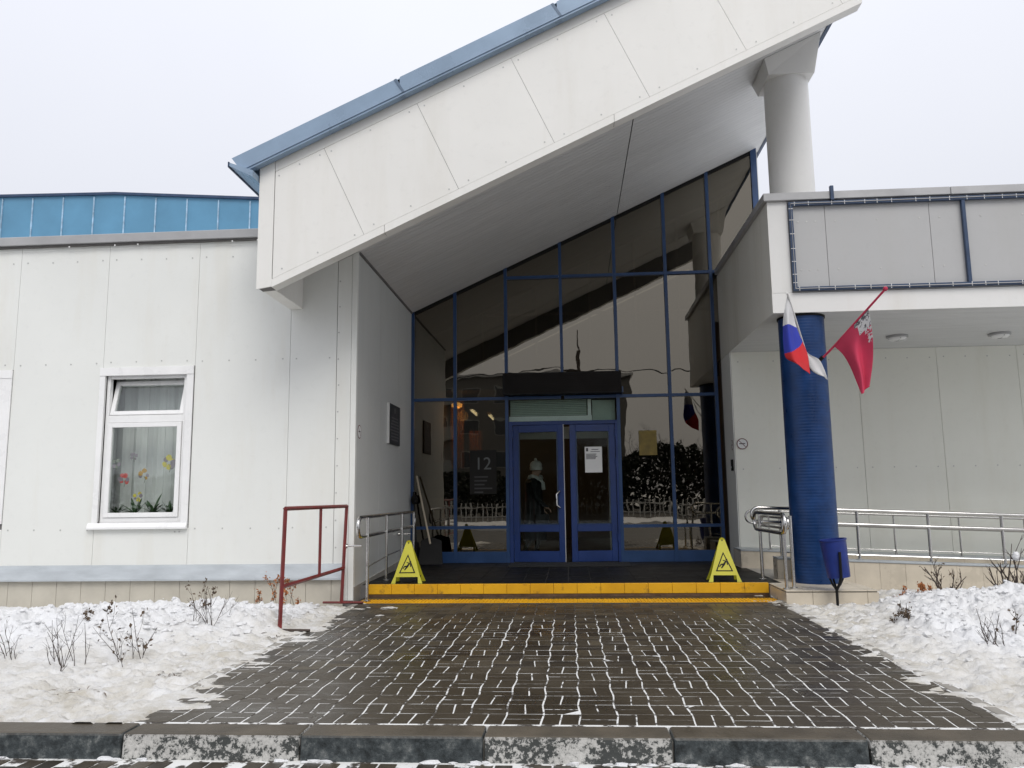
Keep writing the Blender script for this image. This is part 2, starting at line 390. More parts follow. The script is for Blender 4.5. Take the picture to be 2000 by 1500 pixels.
def brick_mesh(name, x0, x1, y0, y1, par, amp, per, mat, h=.05, ch=.003, nseg=4):
    def wv(y): return amp*math.sin(math.pi*y/per)*(1 if par == 0 else -1)
    ys = [y0+(y1-y0)*i/nseg for i in range(nseg+1)]
    out = [(x1+wv(y), y) for y in ys]+[(x0+wv(y), y) for y in reversed(ys)]
    ins = [(x1-ch+wv(y), min(max(y, y0+ch), y1-ch)) for y in ys]+[(x0+ch+wv(y), min(max(y, y0+ch), y1-ch)) for y in reversed(ys)]
    k = len(out)
    vs = [(x, y, -h) for x, y in out]+[(x, y, -ch) for x, y in out]+[(x, y, 0) for x, y in ins]
    fs = [(i, (i+1) % k, (i+1) % k+k, i+k) for i in range(k)]+[(i+k, (i+1) % k+k, (i+1) % k+2*k, i+2*k) for i in range(k)]+[tuple(range(2*k, 3*k))]
    return vs, fs
def put_bricks(parent, items, protos, mat, zt, nind=300):
    """items: (cx, cy, key); the nearest nind become objects that share meshes, the rest one stuff part"""
    rnd = random.Random(3)
    items = sorted(items, key=lambda i: i[0]**2*.3+i[1]**2)
    meshes = {}
    for k, (vs, fs) in protos.items():
        me = bpy.data.meshes.new('paver'); me.from_pydata(vs, [], fs); me.materials.append(mat); meshes[k] = me
    rest = MB()
    for i, (cx, cy, k) in enumerate(items):
        dz = rnd.uniform(-.0006, .0014); tx, ty = rnd.uniform(-.006, .006), rnd.uniform(-.006, .006)
        if i < nind:
            o = bpy.data.objects.new('paver', meshes[k]); col.objects.link(o); o.parent = parent
            o.location = Vector((cx, cy, zt+dz))-ORG[parent]; o.rotation_euler = (tx, ty, rnd.uniform(-.008, .008))
        else:
            vs, fs = protos[k]
            rest.add([(cx+x, cy+y, zt+dz+z+y*tx-x*ty) for x, y, z in vs], fs)
    if rest.v: tag(rest.build('paver_field', mat, parent), kind='stuff')

PX0, PX1, PY0, PY1, MOD = -2.55, 2.395, 4.655, 9.72, .215
m = MB(); m.add([(PX0-.1, PY0-.03, -.0012), (PX1+.1, PY0-.03, -.0012), (PX1+.1, 10.31, -.0012), (PX0-.1, 10.31, -.0012),
                 (PX0-.1, PY0-.03, -.13), (PX1+.1, PY0-.03, -.13), (PX1+.1, 10.31, -.13), (PX0-.1, 10.31, -.13)],
                [(0, 1, 2, 3), (4, 7, 6, 5), (0, 4, 5, 1), (1, 5, 6, 2), (2, 6, 7, 3), (3, 7, 4, 0)])
path = m.build('path', M['joint']); tag(path, kind='structure')
protos = {}; hM = MOD/2; JL, JT = .0036, .0024
for par in (0, 1):
    protos['L0', par] = brick_mesh('p', -hM+JL, -JL*.8, -hM+JT, hM-JT, par, .0058, MOD, None)
    protos['L1', par] = brick_mesh('p', JL*.8, hM-JL, -hM+JT, hM-JT, par, .0058, MOD, None)
    protos['T0', par] = brick_mesh('p', -hM+JL, hM-JL, -hM+JT, -JT, par, .0058, MOD, None)
    protos['T1', par] = brick_mesh('p', -hM+JL, hM-JL, JT, hM-JT, par, .0058, MOD, None)
items = []
nx = int((PX1-PX0)/MOD); ny = int((PY1-PY0)/MOD)
for i in range(nx):
    for j in range(ny):
        cx = PX0+(i+.5)*MOD; cy = PY0+(j+.5)*MOD; par = j % 2
        a, b_ = (('L0', par), ('L1', par)) if (i+j) % 2 else (('T0', par), ('T1', par))
        items += [(cx, cy, a), (cx, cy, b_)]
put_bricks(path, items, protos, M['paver'], 0)
# flush edging strips
for x0 in (PX0-.085, PX1+.005):
    for k in range(5):
        B('edging_strip', M['concrete'], path, (x0, x0+.075, 4.66+k*1.0, 5.652+k*1.0, -.1, .004), bevel=.006)
# road pavers in front of the kerb (running bond)
rp = {}
rp['r', 0] = brick_mesh('p', -.046, .046, -.098, .098, 0, .004, .2, None)
items = []
for i in range(-36, 37):
    for j in range(4):
        items.append((i*.102+.03, 4.28-j*.205-(.1 if i % 3 == 0 else 0), ('r', 0)))
items = [t for t in items if t[1]+.1 < 4.40]
put_bricks(road, items, rp, M['paver'], -.128, 140)
m = MB(); m.add([(-60, -6.5, -.128), (60, -6.5, -.128), (60, 3.56, -.128), (-60, 3.56, -.128)], [(0, 1, 2, 3)])
a_ = m.build('asphalt', M['asphalt'], road)
m = MB(); m.add([(-60, 3.56, -.1285), (-3.72, 3.56, -.1285), (-3.72, 4.40, -.1285), (-60, 4.40, -.1285)], [(0, 1, 2, 3)])
m.add([(3.75, 3.56, -.1285), (60, 3.56, -.1285), (60, 4.40, -.1285), (3.75, 4.40, -.1285)], [(0, 1, 2, 3)]); m.build('asphalt_margin', M['asphalt'], road)
kerb = B('kerb', M['concrete'], None, (-30, 30, 4.46, 4.60, -.2, -.03)); tag(kerb, kind='structure')
for k in range(-6, 7):
    x0 = -.485+k*1.0
    rnd = random.Random(k+50); dy = rnd.uniform(-.004, .004); dz = rnd.uniform(-.004, .004)
    mb = MB(); x1 = x0+.994; a = x0+.003
    mb.hexa([(a, 4.415+dy, -.16), (x1, 4.415+dy, -.16), (x1, 4.64, -.16), (a, 4.64, -.16), (a, 4.43+dy, dz+.002), (x1, 4.43+dy, dz+.002), (x1, 4.64, dz+.002), (a, 4.64, dz+.002)])
    mb.build('kerb_block', M['kerbwhite'] if k % 2 == 0 else M['kerbdark'], kerb, bevel=.014, seg=2)
# snow crust along the kerb foot
def crust():
    mb = MB(); rnd = random.Random(5)
    for k in range(170):
        x = rnd.uniform(-4, 4); c = mnoise.noise(Vector((x*1.3, 0, 3)))
        if c < -.05: continue
        mb.blob((x, 4.405-abs(rnd.gauss(0, .012)), -.127), rnd.uniform(.008, .028), rnd, 6, 4, (1.8, .8, .5))
    tag(mb.build('snow_crust', M['snow'], road, smooth=True), kind='stuff')
crust()

# ------------------------------------------------------------------ snow beds
def sstep(a, b, x):
    t = min(1, max(0, (x-a)/(b-a))); return t*t*(3-2*t)
_rs = np.random.RandomState(11); _T = _rs.rand(256, 256).astype(np.float64)*2-1
def vnoise(x, y):
    xi = np.floor(x).astype(int); yi = np.floor(y).astype(int); fx = x-xi; fy = y-yi
    fx = fx*fx*fx*(fx*(fx*6-15)+10); fy = fy*fy*fy*(fy*(fy*6-15)+10)
    a = _T[xi % 256, yi % 256]; b = _T[(xi+1) % 256, yi % 256]; c = _T[xi % 256, (yi+1) % 256]; d = _T[(xi+1) % 256, (yi+1) % 256]
    return (a*(1-fx)+b*fx)*(1-fy)+(c*(1-fx)+d*fx)*fy
def fbm(x, y, s, o=5, z=0., g=.55):
    v = 0; a = 1.; q = 0; x = np.asarray(x, float)+z*3.17; y = np.asarray(y, float)+z*7.31; c_, s_ = .8, .6
    for k in range(o):
        v = v+a*vnoise(x*s, y*s); q += a; a *= g; s *= 2.03; x, y = c_*x-s_*y+5.2, s_*x+c_*y+1.3
    return v/q
def ss(a, b, x):
    t = np.clip((np.asarray(x, float)-a)/(b-a), 0, 1); return t*t*(3-2*t)
def lumps(x, y, z):          # shovelled snow: overlapping clods at three sizes
    return .10*np.abs(fbm(x, y, 2.4, 4, z))+.075*(1-2*np.abs(fbm(x, y, 5.5, 3, z+1)))*.5+.055*np.abs(fbm(x, y, 11, 3, z+2))+.03*fbm(x, y, 26, 2, z+3)
def trod(x, y, z):           # trodden crust: footprints and ridges
    return .040*fbm(x, y, 2.0, 4, z)+.075*np.abs(fbm(x, y*1.5, 4.5, 4, z+1))-.018+.030*fbm(x, y*1.4, 15, 3, z+2)
def hL(x, y):
    x = np.asarray(x, float); y = np.asarray(y, float)
    front = 5.85+.95*ss(-4.6, -2.8, x)+.25*fbm(x, y, .9, 3, 3.)
    heap = ss(front-.2, front+1.35, y)*ss(9.72, 8.75, y)*ss(-2.66, -3.1, x)
    amp = .045+.16*fbm(x, y, .6, 2, 4.)-.17*np.exp(-((x+6.15)/.45)**2)+.06*np.exp(-((x+5.4)/.5)**2)
    z = .004+heap*np.maximum(amp, -.03)+heap*lumps(x, y, 7.)*1.15+(1-heap)*trod(x, y, 9.)
    z = z-ss(9.2, 9.7, y)*.10
    t = np.clip((x-PX0)/.85, 0, 1)
    sp_ = -.001+.024*fbm(x*.55, y*1.7, 5.5, 5, 12., .65)+.012*fbm(x, y, 1.2, 2, 13.)-.026*t
    z = np.where(x > PX0+.02, np.minimum(sp_*1.5, .016), np.where(x > PX0-.16, np.minimum(z, .014), z)); z = np.where((y < 4.66) & (x < PX0-.02), np.clip(z, -.02, .012), z); z = np.where((y < 4.66) & (x > PX0-.02), -.05, z)
    return z, (1-heap*.93)*(.55+.45*ss(-5, -2.6, x))
def hR(x, y):
    x = np.asarray(x, float); y = np.asarray(y, float)
    bx = 2.72+.62*ss(7.4, 9.0, y)+.3*ss(7, 6.2, y)+.18*fbm(x, y, 1.0, 3, 33.)
    heap = ss(bx-.1, bx+.65, x)*ss(6.0, 7.2, y)*ss(9.75, 9.0, y)
    amp = .085+.12*fbm(x, y, .6, 2, 14.)
    z = .004+heap*amp+heap*lumps(x, y, 27.)*1.15+(1-heap)*trod(x, y, 29.)
    t = np.clip((PX1-x)/.75, 0, 1)
    sp_ = -.003+.024*fbm(x*.55, y*1.7, 5.5, 5, 32., .65)+.012*fbm(x, y, 1.2, 2, 34.)-.028*t
    z = np.where(x < PX1-.02, np.minimum(sp_*1.5, .016), np.where(x < PX1+.14, np.minimum(z, .014), z)); z = np.where((y < 4.66) & (x > PX1+.02), np.clip(z, -.02, .012), z); z = np.where((y < 4.66) & (x < PX1+.02), -.05, z)
    return z, (1-heap*.93)*(.72+.28*ss(4.5, 2.6, x))
def snowbed(h, x0, x1, y0, y1, st, label, rnd, ncl, crange):
    xs = np.arange(x0, x1+1e-6, st); ys = np.arange(y0, y1+1e-6, st); X, Y = np.meshgrid(xs, ys); Z, D = h(X, Y)
    D = np.clip(D+.35*fbm(X, Y, 1.1, 3, 40.), 0, 1); nx, ny = len(xs), len(ys)
    V = np.stack([X.ravel(), Y.ravel(), Z.ravel()], 1)
    i = np.arange(ny-1)[:, None]*nx+np.arange(nx-1)[None, :]; Q = np.stack([i, i+1, i+nx+1, i+nx], -1).reshape(-1, 4)
    zq = V[Q, 2].max(1); xq = V[Q[:, 0], 0]
    Q = Q[(zq > .0008) | (xq < PX0) | (xq > PX1)]
    mb = MB(); mb.v = [tuple(p) for p in V.tolist()]; mb.f = [tuple(q) for q in Q.tolist()]; dv = D.ravel().tolist()
    for _ in range(ncl):
        cx = rnd.uniform(*crange[0]); cy = rnd.uniform(*crange[1]); z, d = h(cx, cy); z = float(z)
        if z < .06 and rnd.random() > .16: continue
        r_ = min(.04, .005+abs(rnd.gauss(0, .013))); mb.blob((cx, cy, z+r_*.15), r_, rnd, 6, 4, (1.25, 1.05, .7), jag=.28)
        dv += [float(d)*.35]*(len(mb.v)-len(dv))
    me = bpy.data.meshes.new('snow'); me.from_pydata(mb.v, [], mb.f); me.materials.append(M['snow'])
    at = me.attributes.new('dirt', 'FLOAT', 'POINT'); at.data.foreach_set('value', dv)
    me.polygons.foreach_set('use_smooth', [k < len(Q) for k in range(len(me.polygons))])
    o = bpy.data.objects.new('snow', me); col.objects.link(o); tag(o, label, 'snow', kind='stuff'); return o
rnd = random.Random(21)
snowbed(hL, -9.6, -1.70, 4.60, 9.93, .021, 'heaped white snow with dead stems below the window wall', rnd, 2200, ((-7.5, -2.75), (5.9, 9.3)))
snowbed(hR, 1.62, 8.0, 4.60, 10.84, .021, 'heaped white snow and tan trodden ice beside the ramp', rnd, 1900, ((2.5, 6.5), (5.9, 9.6)))
# far garden snow beyond the detailed beds
m = MB(); m.box(-40, -9.6, 4.645, 9.93, -.13, -.005); m.box(8.0, 40, 4.645, 10.84, -.13, -.005)
tag(m.build('garden_ground', M['snow']), kind='structure')

# ------------------------------------------------------------------ left wing
SOF = lambda x: 4.50+.457*(x+2.72)       # underside of the big sloping roof
wing = thing('wing_building', (-6, 12, 0), 'white panelled low wing with window and grey ledge, left of entrance', 'building')
YF = 10.0
WINX = [(-6.09, -4.99), (-8.70, -7.60)]; WZ0, WZ1 = 1.0, 2.90
def wall_core():
    mb = MB(); xs = [-14, -8.64, -7.54, -6.09, -4.99, -2.75]
    mb.box(-14, -8.70, 10.012, 10.25, -.2, 4.66); mb.box(-7.60, -6.09, 10.012, 10.25, -.2, 4.66); mb.box(-4.99, -2.985, 10.012, 10.25, -.2, 4.66)
    for a, b_ in WINX: mb.box(a, b_, 10.012, 10.25, -.2, WZ0-.02); mb.box(a, b_, 10.012, 10.25, WZ1+.02, 4.66)
    mb.box(-14, -2.985, 10.25, 22, 4.5, 4.66)       # flat roof
    mb.box(-14.2, -14, 10.012, 22, -.2, 4.66); mb.box(-14, -2.985, 21.8, 22, -.2, 4.5)
    return mb.build('wall_core', M['gap'], wing)
wall_core()
tag(B('roof_snow', M['snow'], wing, (-13.9, -3.7, 10.55, 14.4, 4.661, 4.70)), kind='stuff')
def bolts(panel, pts, y=YF-.0065):
    mb = MB(); rnd = random.Random(len(pts))
    for x, z in pts: mb.disc(x+rnd.uniform(-.006, .006), z+rnd.uniform(-.006, .006), .0105, y+.002, y+.006, 8)
    tag(mb.build('bolt_heads', M['bolt'], panel), kind='stuff')
g = .0022
PAN = [-13.7, -12.44, -11.18, -9.92, -8.66, -7.39, -6.14, -4.88, -3.605, -2.985]
for i in range(len(PAN)-1):
    a, b_ = PAN[i]+g, PAN[i+1]-g
    rows = [4.49, 3.075, .9]
    if i in (4, 6):      # window bays
        mat = M['panel']
        up_ = B('wall_panel', mat, wing, (a, b_, YF, YF+.012, 3.02, 4.70)); lo_ = B('wall_panel', mat, wing, (a, b_, YF, YF+.012, .44, .912))
        bolts(up_, [(a+.1+k*.35, z) for z in (4.49, 3.09) for k in range(4)]); bolts(lo_, [(b_-.12, .86), (b_-.17, .87)])
    else:
        p_ = B('wall_panel', M['panel'], wing, (a, b_, YF, YF+.012, .44, 4.70))
        nb = max(2, int((b_-a)/.33)+1)
        bolts(p_, [(a+.09+k*(b_-a-.18)/(nb-1), z) for z in rows for k in range(nb)])
# pier corner: panel strips to the soffit
prs = MB(); prs.prism([(-2.98, 0), (-2.795, 0), (-2.795, SOF(-2.795)-.01), (-2.98, SOF(-2.98)-.01)], YF, YF+.012)
pier = prs.build('corner_panel', M['panel'], wing)
bolts(pier, [(-2.955, .3+k*.345) for k in range(13)])
mb = MB(); mb.prism([(-2.79, 0), (-2.72, 0), (-2.72, SOF(-2.72)-.01), (-2.79, SOF(-2.79)-.01)], YF-.004, YF+.06); mb.build('corner_trim', M['panel'], wing)
mb = MB(); mb.prism([(-2.985, -.2), (-2.735, -.2), (-2.735, 4.49), (-2.985, 4.37)], YF+.014, 13.9); mb.build('pier_core', M['gap'], wing)
mb = MB(); mb.prism([(-3.60, 4.66), (-2.985, 4.66), (-2.985, SOF(-2.985)-.01)], YF, YF+.012); 
# porch side wall (faces right): three panels, dark skirting
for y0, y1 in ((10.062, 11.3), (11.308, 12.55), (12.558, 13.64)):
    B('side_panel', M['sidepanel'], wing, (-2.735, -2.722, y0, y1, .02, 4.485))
mb = MB(); mb.prismx([(10.0, -.05), (13.6, -.05), (13.6, .30), (10.0, .16)], -2.7215, -2.708); mb.build('skirting', M['concrete'], wing)
# plinth tiles and ledge
for k in range(-22, 34):
    x0 = -7.205+k*.3247-.0
    x1_ = min(x0+.3227, -2.837)
    if x1_-x0 < .02: break
    if x0 < -13.8: continue
    B('plinth_tile', M['plinth'], wing, (x0+.002, x1_, 9.945, 9.957, -.14, .262), bevel=.002)
B('plinth_core', M['gap'], wing, (-13.9, -2.84, 9.9575, 9.9985, -.2, .262))
mb = MB(); mb.prismx([(9.90, .262), (9.999, .30), (9.999, .452), (9.992, .452), (9.975, .44), (9.895, .285), (9.89, .262)], -13.9, -2.835)
mb.build('ledge', M['ledge'], wing)
# parapet cap
B('parapet_cap', M['greymetal'], wing, (-13.9, -3.70, 9.93, 10.5, 4.725, 4.845), bevel=.006)
B('parapet_underside', M['gap'], wing, (-13.9, -3.70, 9.965, 10.2, 4.70, 4.725))
# string of small bulbs under the cap
sl = thing('light_string', (-7, 9.95, 4.69), 'thin string of small unlit bulbs under grey roof edge', 'string lights')
mb = MB(); pts = [(-12+k*.1, 9.952, 4.695-.012*abs(math.sin(k*.55))) for k in range(82)]; mb.tube(pts, .005, 5); mb.build('wire', M['intdark'], sl)
for k in range(26):
    if random.random() < .25: continue
    x = -12+k*.33+random.uniform(-.05, .05)
    mb = MB(); mb.blob((x, 9.945, 4.683), .013, random.Random(k), 6, 4, jag=.05); mb.build('bulb', M['white'], sl, smooth=True)

def window(wx0, wx1, label, tilt, cat='window', deco=False):
    win = thing('window', ((wx0+wx1)/2, YF, WZ0), label, cat, 'white plastic windows of the low wing')
    t = .095
    # outer trim boards
    B('trim', M['white'], win, (wx0-.08, wx1+(.10 if wx1 > -6 else .207), 9.975, 10.004, WZ1+.005, 3.015), bevel=.003)
    B('trim', M['white'], win, (wx0-.08, wx0-.006, 9.982, 10.004, .985, WZ1+.005), bevel=.003)
    B('trim', M['white'], win, (wx1+.006, wx1+(.10 if wx1 > -6 else .207), 9.982, 10.004, .985, WZ1+.005), bevel=.003)
    mb = MB(); mb.prismx([(9.945, .905), (10.003, .905), (10.003, .984), (9.975, .984), (9.945, .93)], wx0-.12, wx1+.10); mb.build('sill', M['white'], win)
    # fixed frame
    y0, y1 = 10.03, 10.10; fz = 2.285
    fr = B('frame', M['white'], win, (wx0, wx0+.045, y0, y1, WZ0-.02, WZ1+.02), (wx1-.045, wx1, y0, y1, WZ0-.02, WZ1+.02), (wx0+.045, wx1-.045, y0, y1, WZ0-.02, WZ0+.05),
      (wx0+.045, wx1-.045, y0, y1, WZ1-.03, WZ1+.02), (wx0+.045, wx1-.045, y0, y1, fz, fz+.095), bevel=.004)
    B('reveal', M['offwhite'], win, (wx0-.004, wx0, 10.003, 10.25, WZ0, WZ1), (wx1, wx1+.004, 10.003, 10.25, WZ0, WZ1))
    # lower sash
    a, b_, c, d = wx0+.05, wx1-.05, WZ0+.052, fz-.004
    s = B('sash', M['white'], win, (a, a+.06, 10.015, 10.075, c, d), (b_-.06, b_, 10.015, 10.075, c, d), (a+.06, b_-.06, 10.015, 10.075, c, c+.06), (a+.06, b_-.06, 10.015, 10.075, d-.06, d), bevel=.004)
    B('pane', M['winglass'], s, (a+.061, b_-.061, 10.04, 10.046, c+.061, d-.061))
    # upper hopper sash, hinged at its foot and tipped inwards
    c, d = fz+.10, WZ1-.035
    mb = MB()
    for q in ((a, a+.055, -.02, .035, 0, d-c), (b_-.055, b_, -.02, .035, 0, d-c), (a+.055, b_-.055, -.02, .035, 0, .055), (a+.055, b_-.055, -.02, .035, d-c-.055, d-c)): mb.box(*q)
    mg = MB(); mg.box(a+.056, b_-.056, .003, .009, .056, d-c-.056)
    for q in (mb, mg):
        q.v = [(x, 10.06+y*math.cos(tilt)+z*math.sin(tilt), c+z*math.cos(tilt)-y*math.sin(tilt)) for x, y, z in q.v]
    s2 = mb.build('hopper_sash', M['white'], win, bevel=.004); mg.build('pane', M['winglass'], s2)
    return win
w1 = window(-6.09, -4.99, 'white window with tilted top sash, plants and stickers behind the pane', R(15))
w0 = window(-8.70, -7.60, 'white window cut off by the left edge of the picture', R(0))
# rooms behind the windows
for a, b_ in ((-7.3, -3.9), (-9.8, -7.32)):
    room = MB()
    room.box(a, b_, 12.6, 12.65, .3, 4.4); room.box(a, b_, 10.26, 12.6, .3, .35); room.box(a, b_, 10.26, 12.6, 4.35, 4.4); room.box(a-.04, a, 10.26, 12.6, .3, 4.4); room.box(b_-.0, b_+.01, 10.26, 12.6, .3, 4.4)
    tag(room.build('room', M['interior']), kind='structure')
def net_curtain(x0, x1, label):
    mb = MB(); nn = 60; vs = []
    for i in range(nn+1):
        x = x0+(x1-x0)*i/nn; y = 10.50+.025*math.sin(i*.9)+.012*math.sin(i*2.3)
        vs += [(x, y, .9), (x, y, 3.3)]
    mb.add(vs, [(2*i, 2*i+2, 2*i+3, 2*i+1) for i in range(nn)])
    o = mb.build('net_curtain', M['curtain'], smooth=True, origin=((x0+x1)/2, 10.6, .9)); tag(o, label, 'curtain')
net_curtain(-6.5, -4.6, 'pale net curtain behind the window with plants'); net_curtain(-8.8, -7.4, 'pale net curtain behind the window at the left edge')
# potted plants on the inner sill
B('inner_sill', M['white'], w1, (-6.12, -4.96, 10.11, 10.42, .96, 1.0))
def leaf_strip(mb, p, d, ln, wd, droop, mi=0):
    d = Vector(d).normalized(); sx = d.cross(Vector((0, 0, 1)))
    if sx.length < .1: sx = Vector((1, 0, 0))
    sx.normalize(); vs = []; nn = 5; p = Vector(p)
    for i in range(nn+1):
        t = i/nn; q = p+d*(ln*t)+Vector((0, 0, -droop*t*t)); ww = wd*math.sin(math.pi*(.12+.86*t))
        vs += [q-sx*ww, q+sx*ww+Vector((0, 0, .002))]
    mb.add(vs, [(2*i, 2*i+1, 2*i+3, 2*i+2) for i in range(nn)], mi)
PL = [(-5.98, 'bushy dark green pot plant at left of the window sill', .2), (-5.74, 'pot plant with arching strap leaves, second on the window sill', .28), (-5.50, 'tallest pot plant with long green leaves, middle of the window sill', .36), (-5.27, 'small pot plant with round leaves, fourth on the window sill', .22), (-5.10, 'upright pot plant at right of the window sill', .26)]
for i, (x, lab, hh) in enumerate(PL):
    pt = thing('pot_plant', (x, 10.25, 1.0), lab, 'plant', 'pot plants on the window sill'); rnd = random.Random(i+3)
    mb = MB(); mb.lathe([(.04, 1.0), (.055, 1.09), (.06, 1.10), (.045, 1.098)], x, 10.25, 14); mb.build('pot', M['offwhite'], pt, smooth=True)
    mb = MB()
    for k in range(16):
        a = rnd.uniform(0, 6.28); e = rnd.uniform(.35, 1.3)
        leaf_strip(mb, (x, 10.25, 1.09), (math.cos(a)*math.cos(e), .6*math.sin(a)*math.cos(e), math.sin(e)), hh*rnd.uniform(.6, 1.1), .018+.01*rnd.random(), hh*rnd.uniform(.1, .5))
    mb.build('foliage', M['leaf'], pt)
# paper stickers on the inside of the lower pane: small flower and butterfly shapes
SM = {k: simple('sticker_'+k, c, .7, 0, .15, 40) for k, c in dict(red=(.55, .09, .08), yellow=(.60, .52, .08), orange=(.50, .30, .07), green=(.22, .24, .19), grey=(.26, .22, .25)).items()}
def sticker(x, z, s, m_, petals, label, seed):
    rnd = random.Random(seed); st = thing('sticker', (x, 10.05, z), label, 'sticker', 'paper stickers on the window pane')
    for k in range(petals):
        a = 6.283*k/petals+rnd.uniform(-.4, .4); r = s*rnd.uniform(.55, .9); cx, cz = x+math.cos(a)*s*.7, z+math.sin(a)*s*.7
        mb = MB(); mb.prism([(cx+r*.6*math.cos(6.283*i/7)*rnd.uniform(.7, 1.15), cz+r*.6*math.sin(6.283*i/7)*rnd.uniform(.7, 1.15)) for i in range(7)], 10.048+.0004*k, 10.0485+.0004*k)
        mb.build('petal', m_ if k % 3 else SM['grey'], st)
    mb = MB(); mb.tube([(x, 10.0475, z-s*.3), (x+s*.3, 10.0475, z-s*.8), (x+s*.1, 10.0475, z-s*1.5)], .004, 5); mb.build('stem', SM['green'], st)
for a in ((-5.92, 1.75, .06, SM['green'], 5, 'green outlined flower sticker at upper left of the pane', 1), (-5.68, 1.84, .05, SM['grey'], 5, 'grey flower sticker, topmost on the pane', 2), (-5.80, 1.55, .07, SM['red'], 6, 'red flower sticker low on the pane', 3), (-5.53, 1.60, .07, SM['orange'], 5, 'orange leaf sticker in the middle of the pane', 4), (-5.20, 1.75, .085, SM['yellow'], 7, 'large yellow sticker at right of the pane', 5), (-5.60, 1.32, .06, SM['yellow'], 5, 'small yellow flower sticker just above the plants', 6)): sticker(*a)

# blue sheet-metal attic set back on the wing roof
att = thing('attic_block', (-9, 14.5, 4.66), 'blue sheet-metal rooftop block with frosted vertical seams above the left wing', 'rooftop block')
ya = 14.5
def ztop(x): return 7.28+.018*(-8.86-x) if x < -8.86 else 7.28-.0745*(x+8.86)
mb = MB(); mb.prism([(-16, 4.66), (-3.7, 4.66), (-3.7, ztop(-3.7)), (-8.86, ztop(-8.86)), (-16, ztop(-16))], ya, 22); mb.build('cladding', M['bluelight'], att)
mb = MB(); mb.prism([(-16, ztop(-16)), (-8.86, ztop(-8.86)), (-3.7, ztop(-3.7)), (-3.7, ztop(-3.7)+.05), (-8.86, ztop(-8.86)+.05), (-16, ztop(-16)+.05)], ya-.05, 22.05); mb.build('edge_cap', M['darkblue'], att)
for k in range(-7, 10):
    x = -8.655+k*.638
    if x > -3.9: break
    B('standing_seam', M['frost'], att, (x-.012, x+.012, ya-.02, ya+.01, 4.7, ztop(x)-.03))

# ------------------------------------------------------------------ big sloping roof
roof = thing('entrance_roof', (0, 11, 4.5), 'big white sloping entrance roof with blue metal edge and boarded underside', 'roof')
K = .4585
zb = lambda x: 3.717+K*(x+3.474)      # bottom edge of the front fascia
zp = lambda x: 5.143+K*(x+3.449)      # line where the panels end
zt = lambda x: 5.30+K*(x+3.62)        # top of the fascia
XL, XR, Y0 = -3.62, 3.545, 8.85
def strip(x0, x1, f0, f1, y0, y1): return [(x0, f0(x0)), (x1, f0(x1)), (x1, f1(x1)), (x0, f1(x0))]
mb = MB(); mb.prism([(XL+.02, zb(XL)+.07), (-3.44, zb(-3.44)), (XR-.02, zb(XR)+.01), (XR-.02, zt(XR)), (XL+.02, zt(XL))], Y0+.014, Y0+.16); mb.build('fascia_core', M['gap'], roof)
U = Vector((1, K)).normalized(); V2 = Vector((-U.y, U.x))
seam0 = [(-2.359, 4.369), (-1.235, 4.884), (-.094, 5.39), (1.033, 5.903), (2.172, 6.44)]
# panels run between seams that stand square to the slope
lowf = lambda x: zb(x)+.095
def hit(sx, sz, f):      # move from the seam foot along V2 until line f is met
    lo, hi = -1., 3.
    for _ in range(40):
        t_ = (lo+hi)/2
        if sz+V2.y*t_ > f(sx+V2.x*t_): hi = t_
        else: lo = t_
    return (sx+V2.x*lo, sz+V2.y*lo)
edges = [((-3.43, lowf(-3.43)), (-3.43, zp(-3.43)))]
for s_ in seam0: edges.append((hit(*s_, lowf), hit(*s_, zp)))
s6 = (seam0[-1][0]+1.135, seam0[-1][1]+1.135*K); edges.append((hit(*s6, lowf), hit(*s6, zp))); edges.append(((XR, lowf(XR)), (XR, zp(XR))))
gp = .002
for i in range(len(edges)-1):
    (a0, a1), (b0, b1) = edges[i], edges[i+1]
    poly = [(a0[0]+gp, a0[1]+gp*K), (b0[0]-gp, b0[1]-gp*K), (b1[0]-gp, b1[1]-gp*K-gp), (a1[0]+gp, a1[1]+gp*K-gp)]
    mb = MB(); mb.prism(poly, Y0, Y0+.012); p_ = mb.build('fascia_panel', M['fascia'], roof)
    rnd = random.Random(i+77); bp = []
    for q in range(3):
        f = (.1+.4*q)*(b0[0]-a0[0]); bp.append((a0[0]+f, a0[1]+f*K+.05+rnd.uniform(-.01, .02))); f2 = (.08+.42*q)*(b1[0]-a1[0]); bp.append((a1[0]+f2, a1[1]+f2*K-.06+rnd.uniform(-.02, .01)))
    bolts(p_, bp, Y0-.005)
mb = MB(); mb.prism([(XL, zb(XL)+.06), (-3.437, lowf(-3.437)-.09), (-3.437, zt(-3.437)-.02), (XL, zt(XL)-.02)], Y0-.003, Y0+.0135); mb.build('corner_strip', M['fascia'], roof)
mb = MB(); mb.prism([(-3.43, zp(-3.43)+.004), (XR, zp(XR)+.004), (XR, zt(XR)), (-3.43, zt(-3.43))], Y0+.001, Y0+.0135); mb.build('upper_strip', M['fascia'], roof)
for x0, x1 in ((-3.436, -2.10), (-2.095, .62), (.625, XR)):
    mb = MB(); mb.prism([(x0, zb(x0)), (x1, zb(x1)), (x1, lowf(x1)-.004), (x0, lowf(x0)-.004)], Y0-.002, Y0+.0135)
    mb.prism([(x0, zb(x0)-.004), (x1, zb(x1)-.004), (x1, zb(x1)), (x0, zb(x0))], Y0-.002, Y0+.17); mb.build('bottom_trim', M['fascia'], roof)
mb = MB(); mb.hexa([(XR-.02, Y0, zb(XR)), (XR, Y0, zb(XR)), (XR, Y0+.17, zb(XR)), (XR-.02, Y0+.17, zb(XR)), (XR-.02, Y0, zt(XR)), (XR, Y0, zt(XR)), (XR, Y0+.17, zt(XR)), (XR-.02, Y0+.17, zt(XR))]); mb.build('end_strip', M['fascia'], roof)
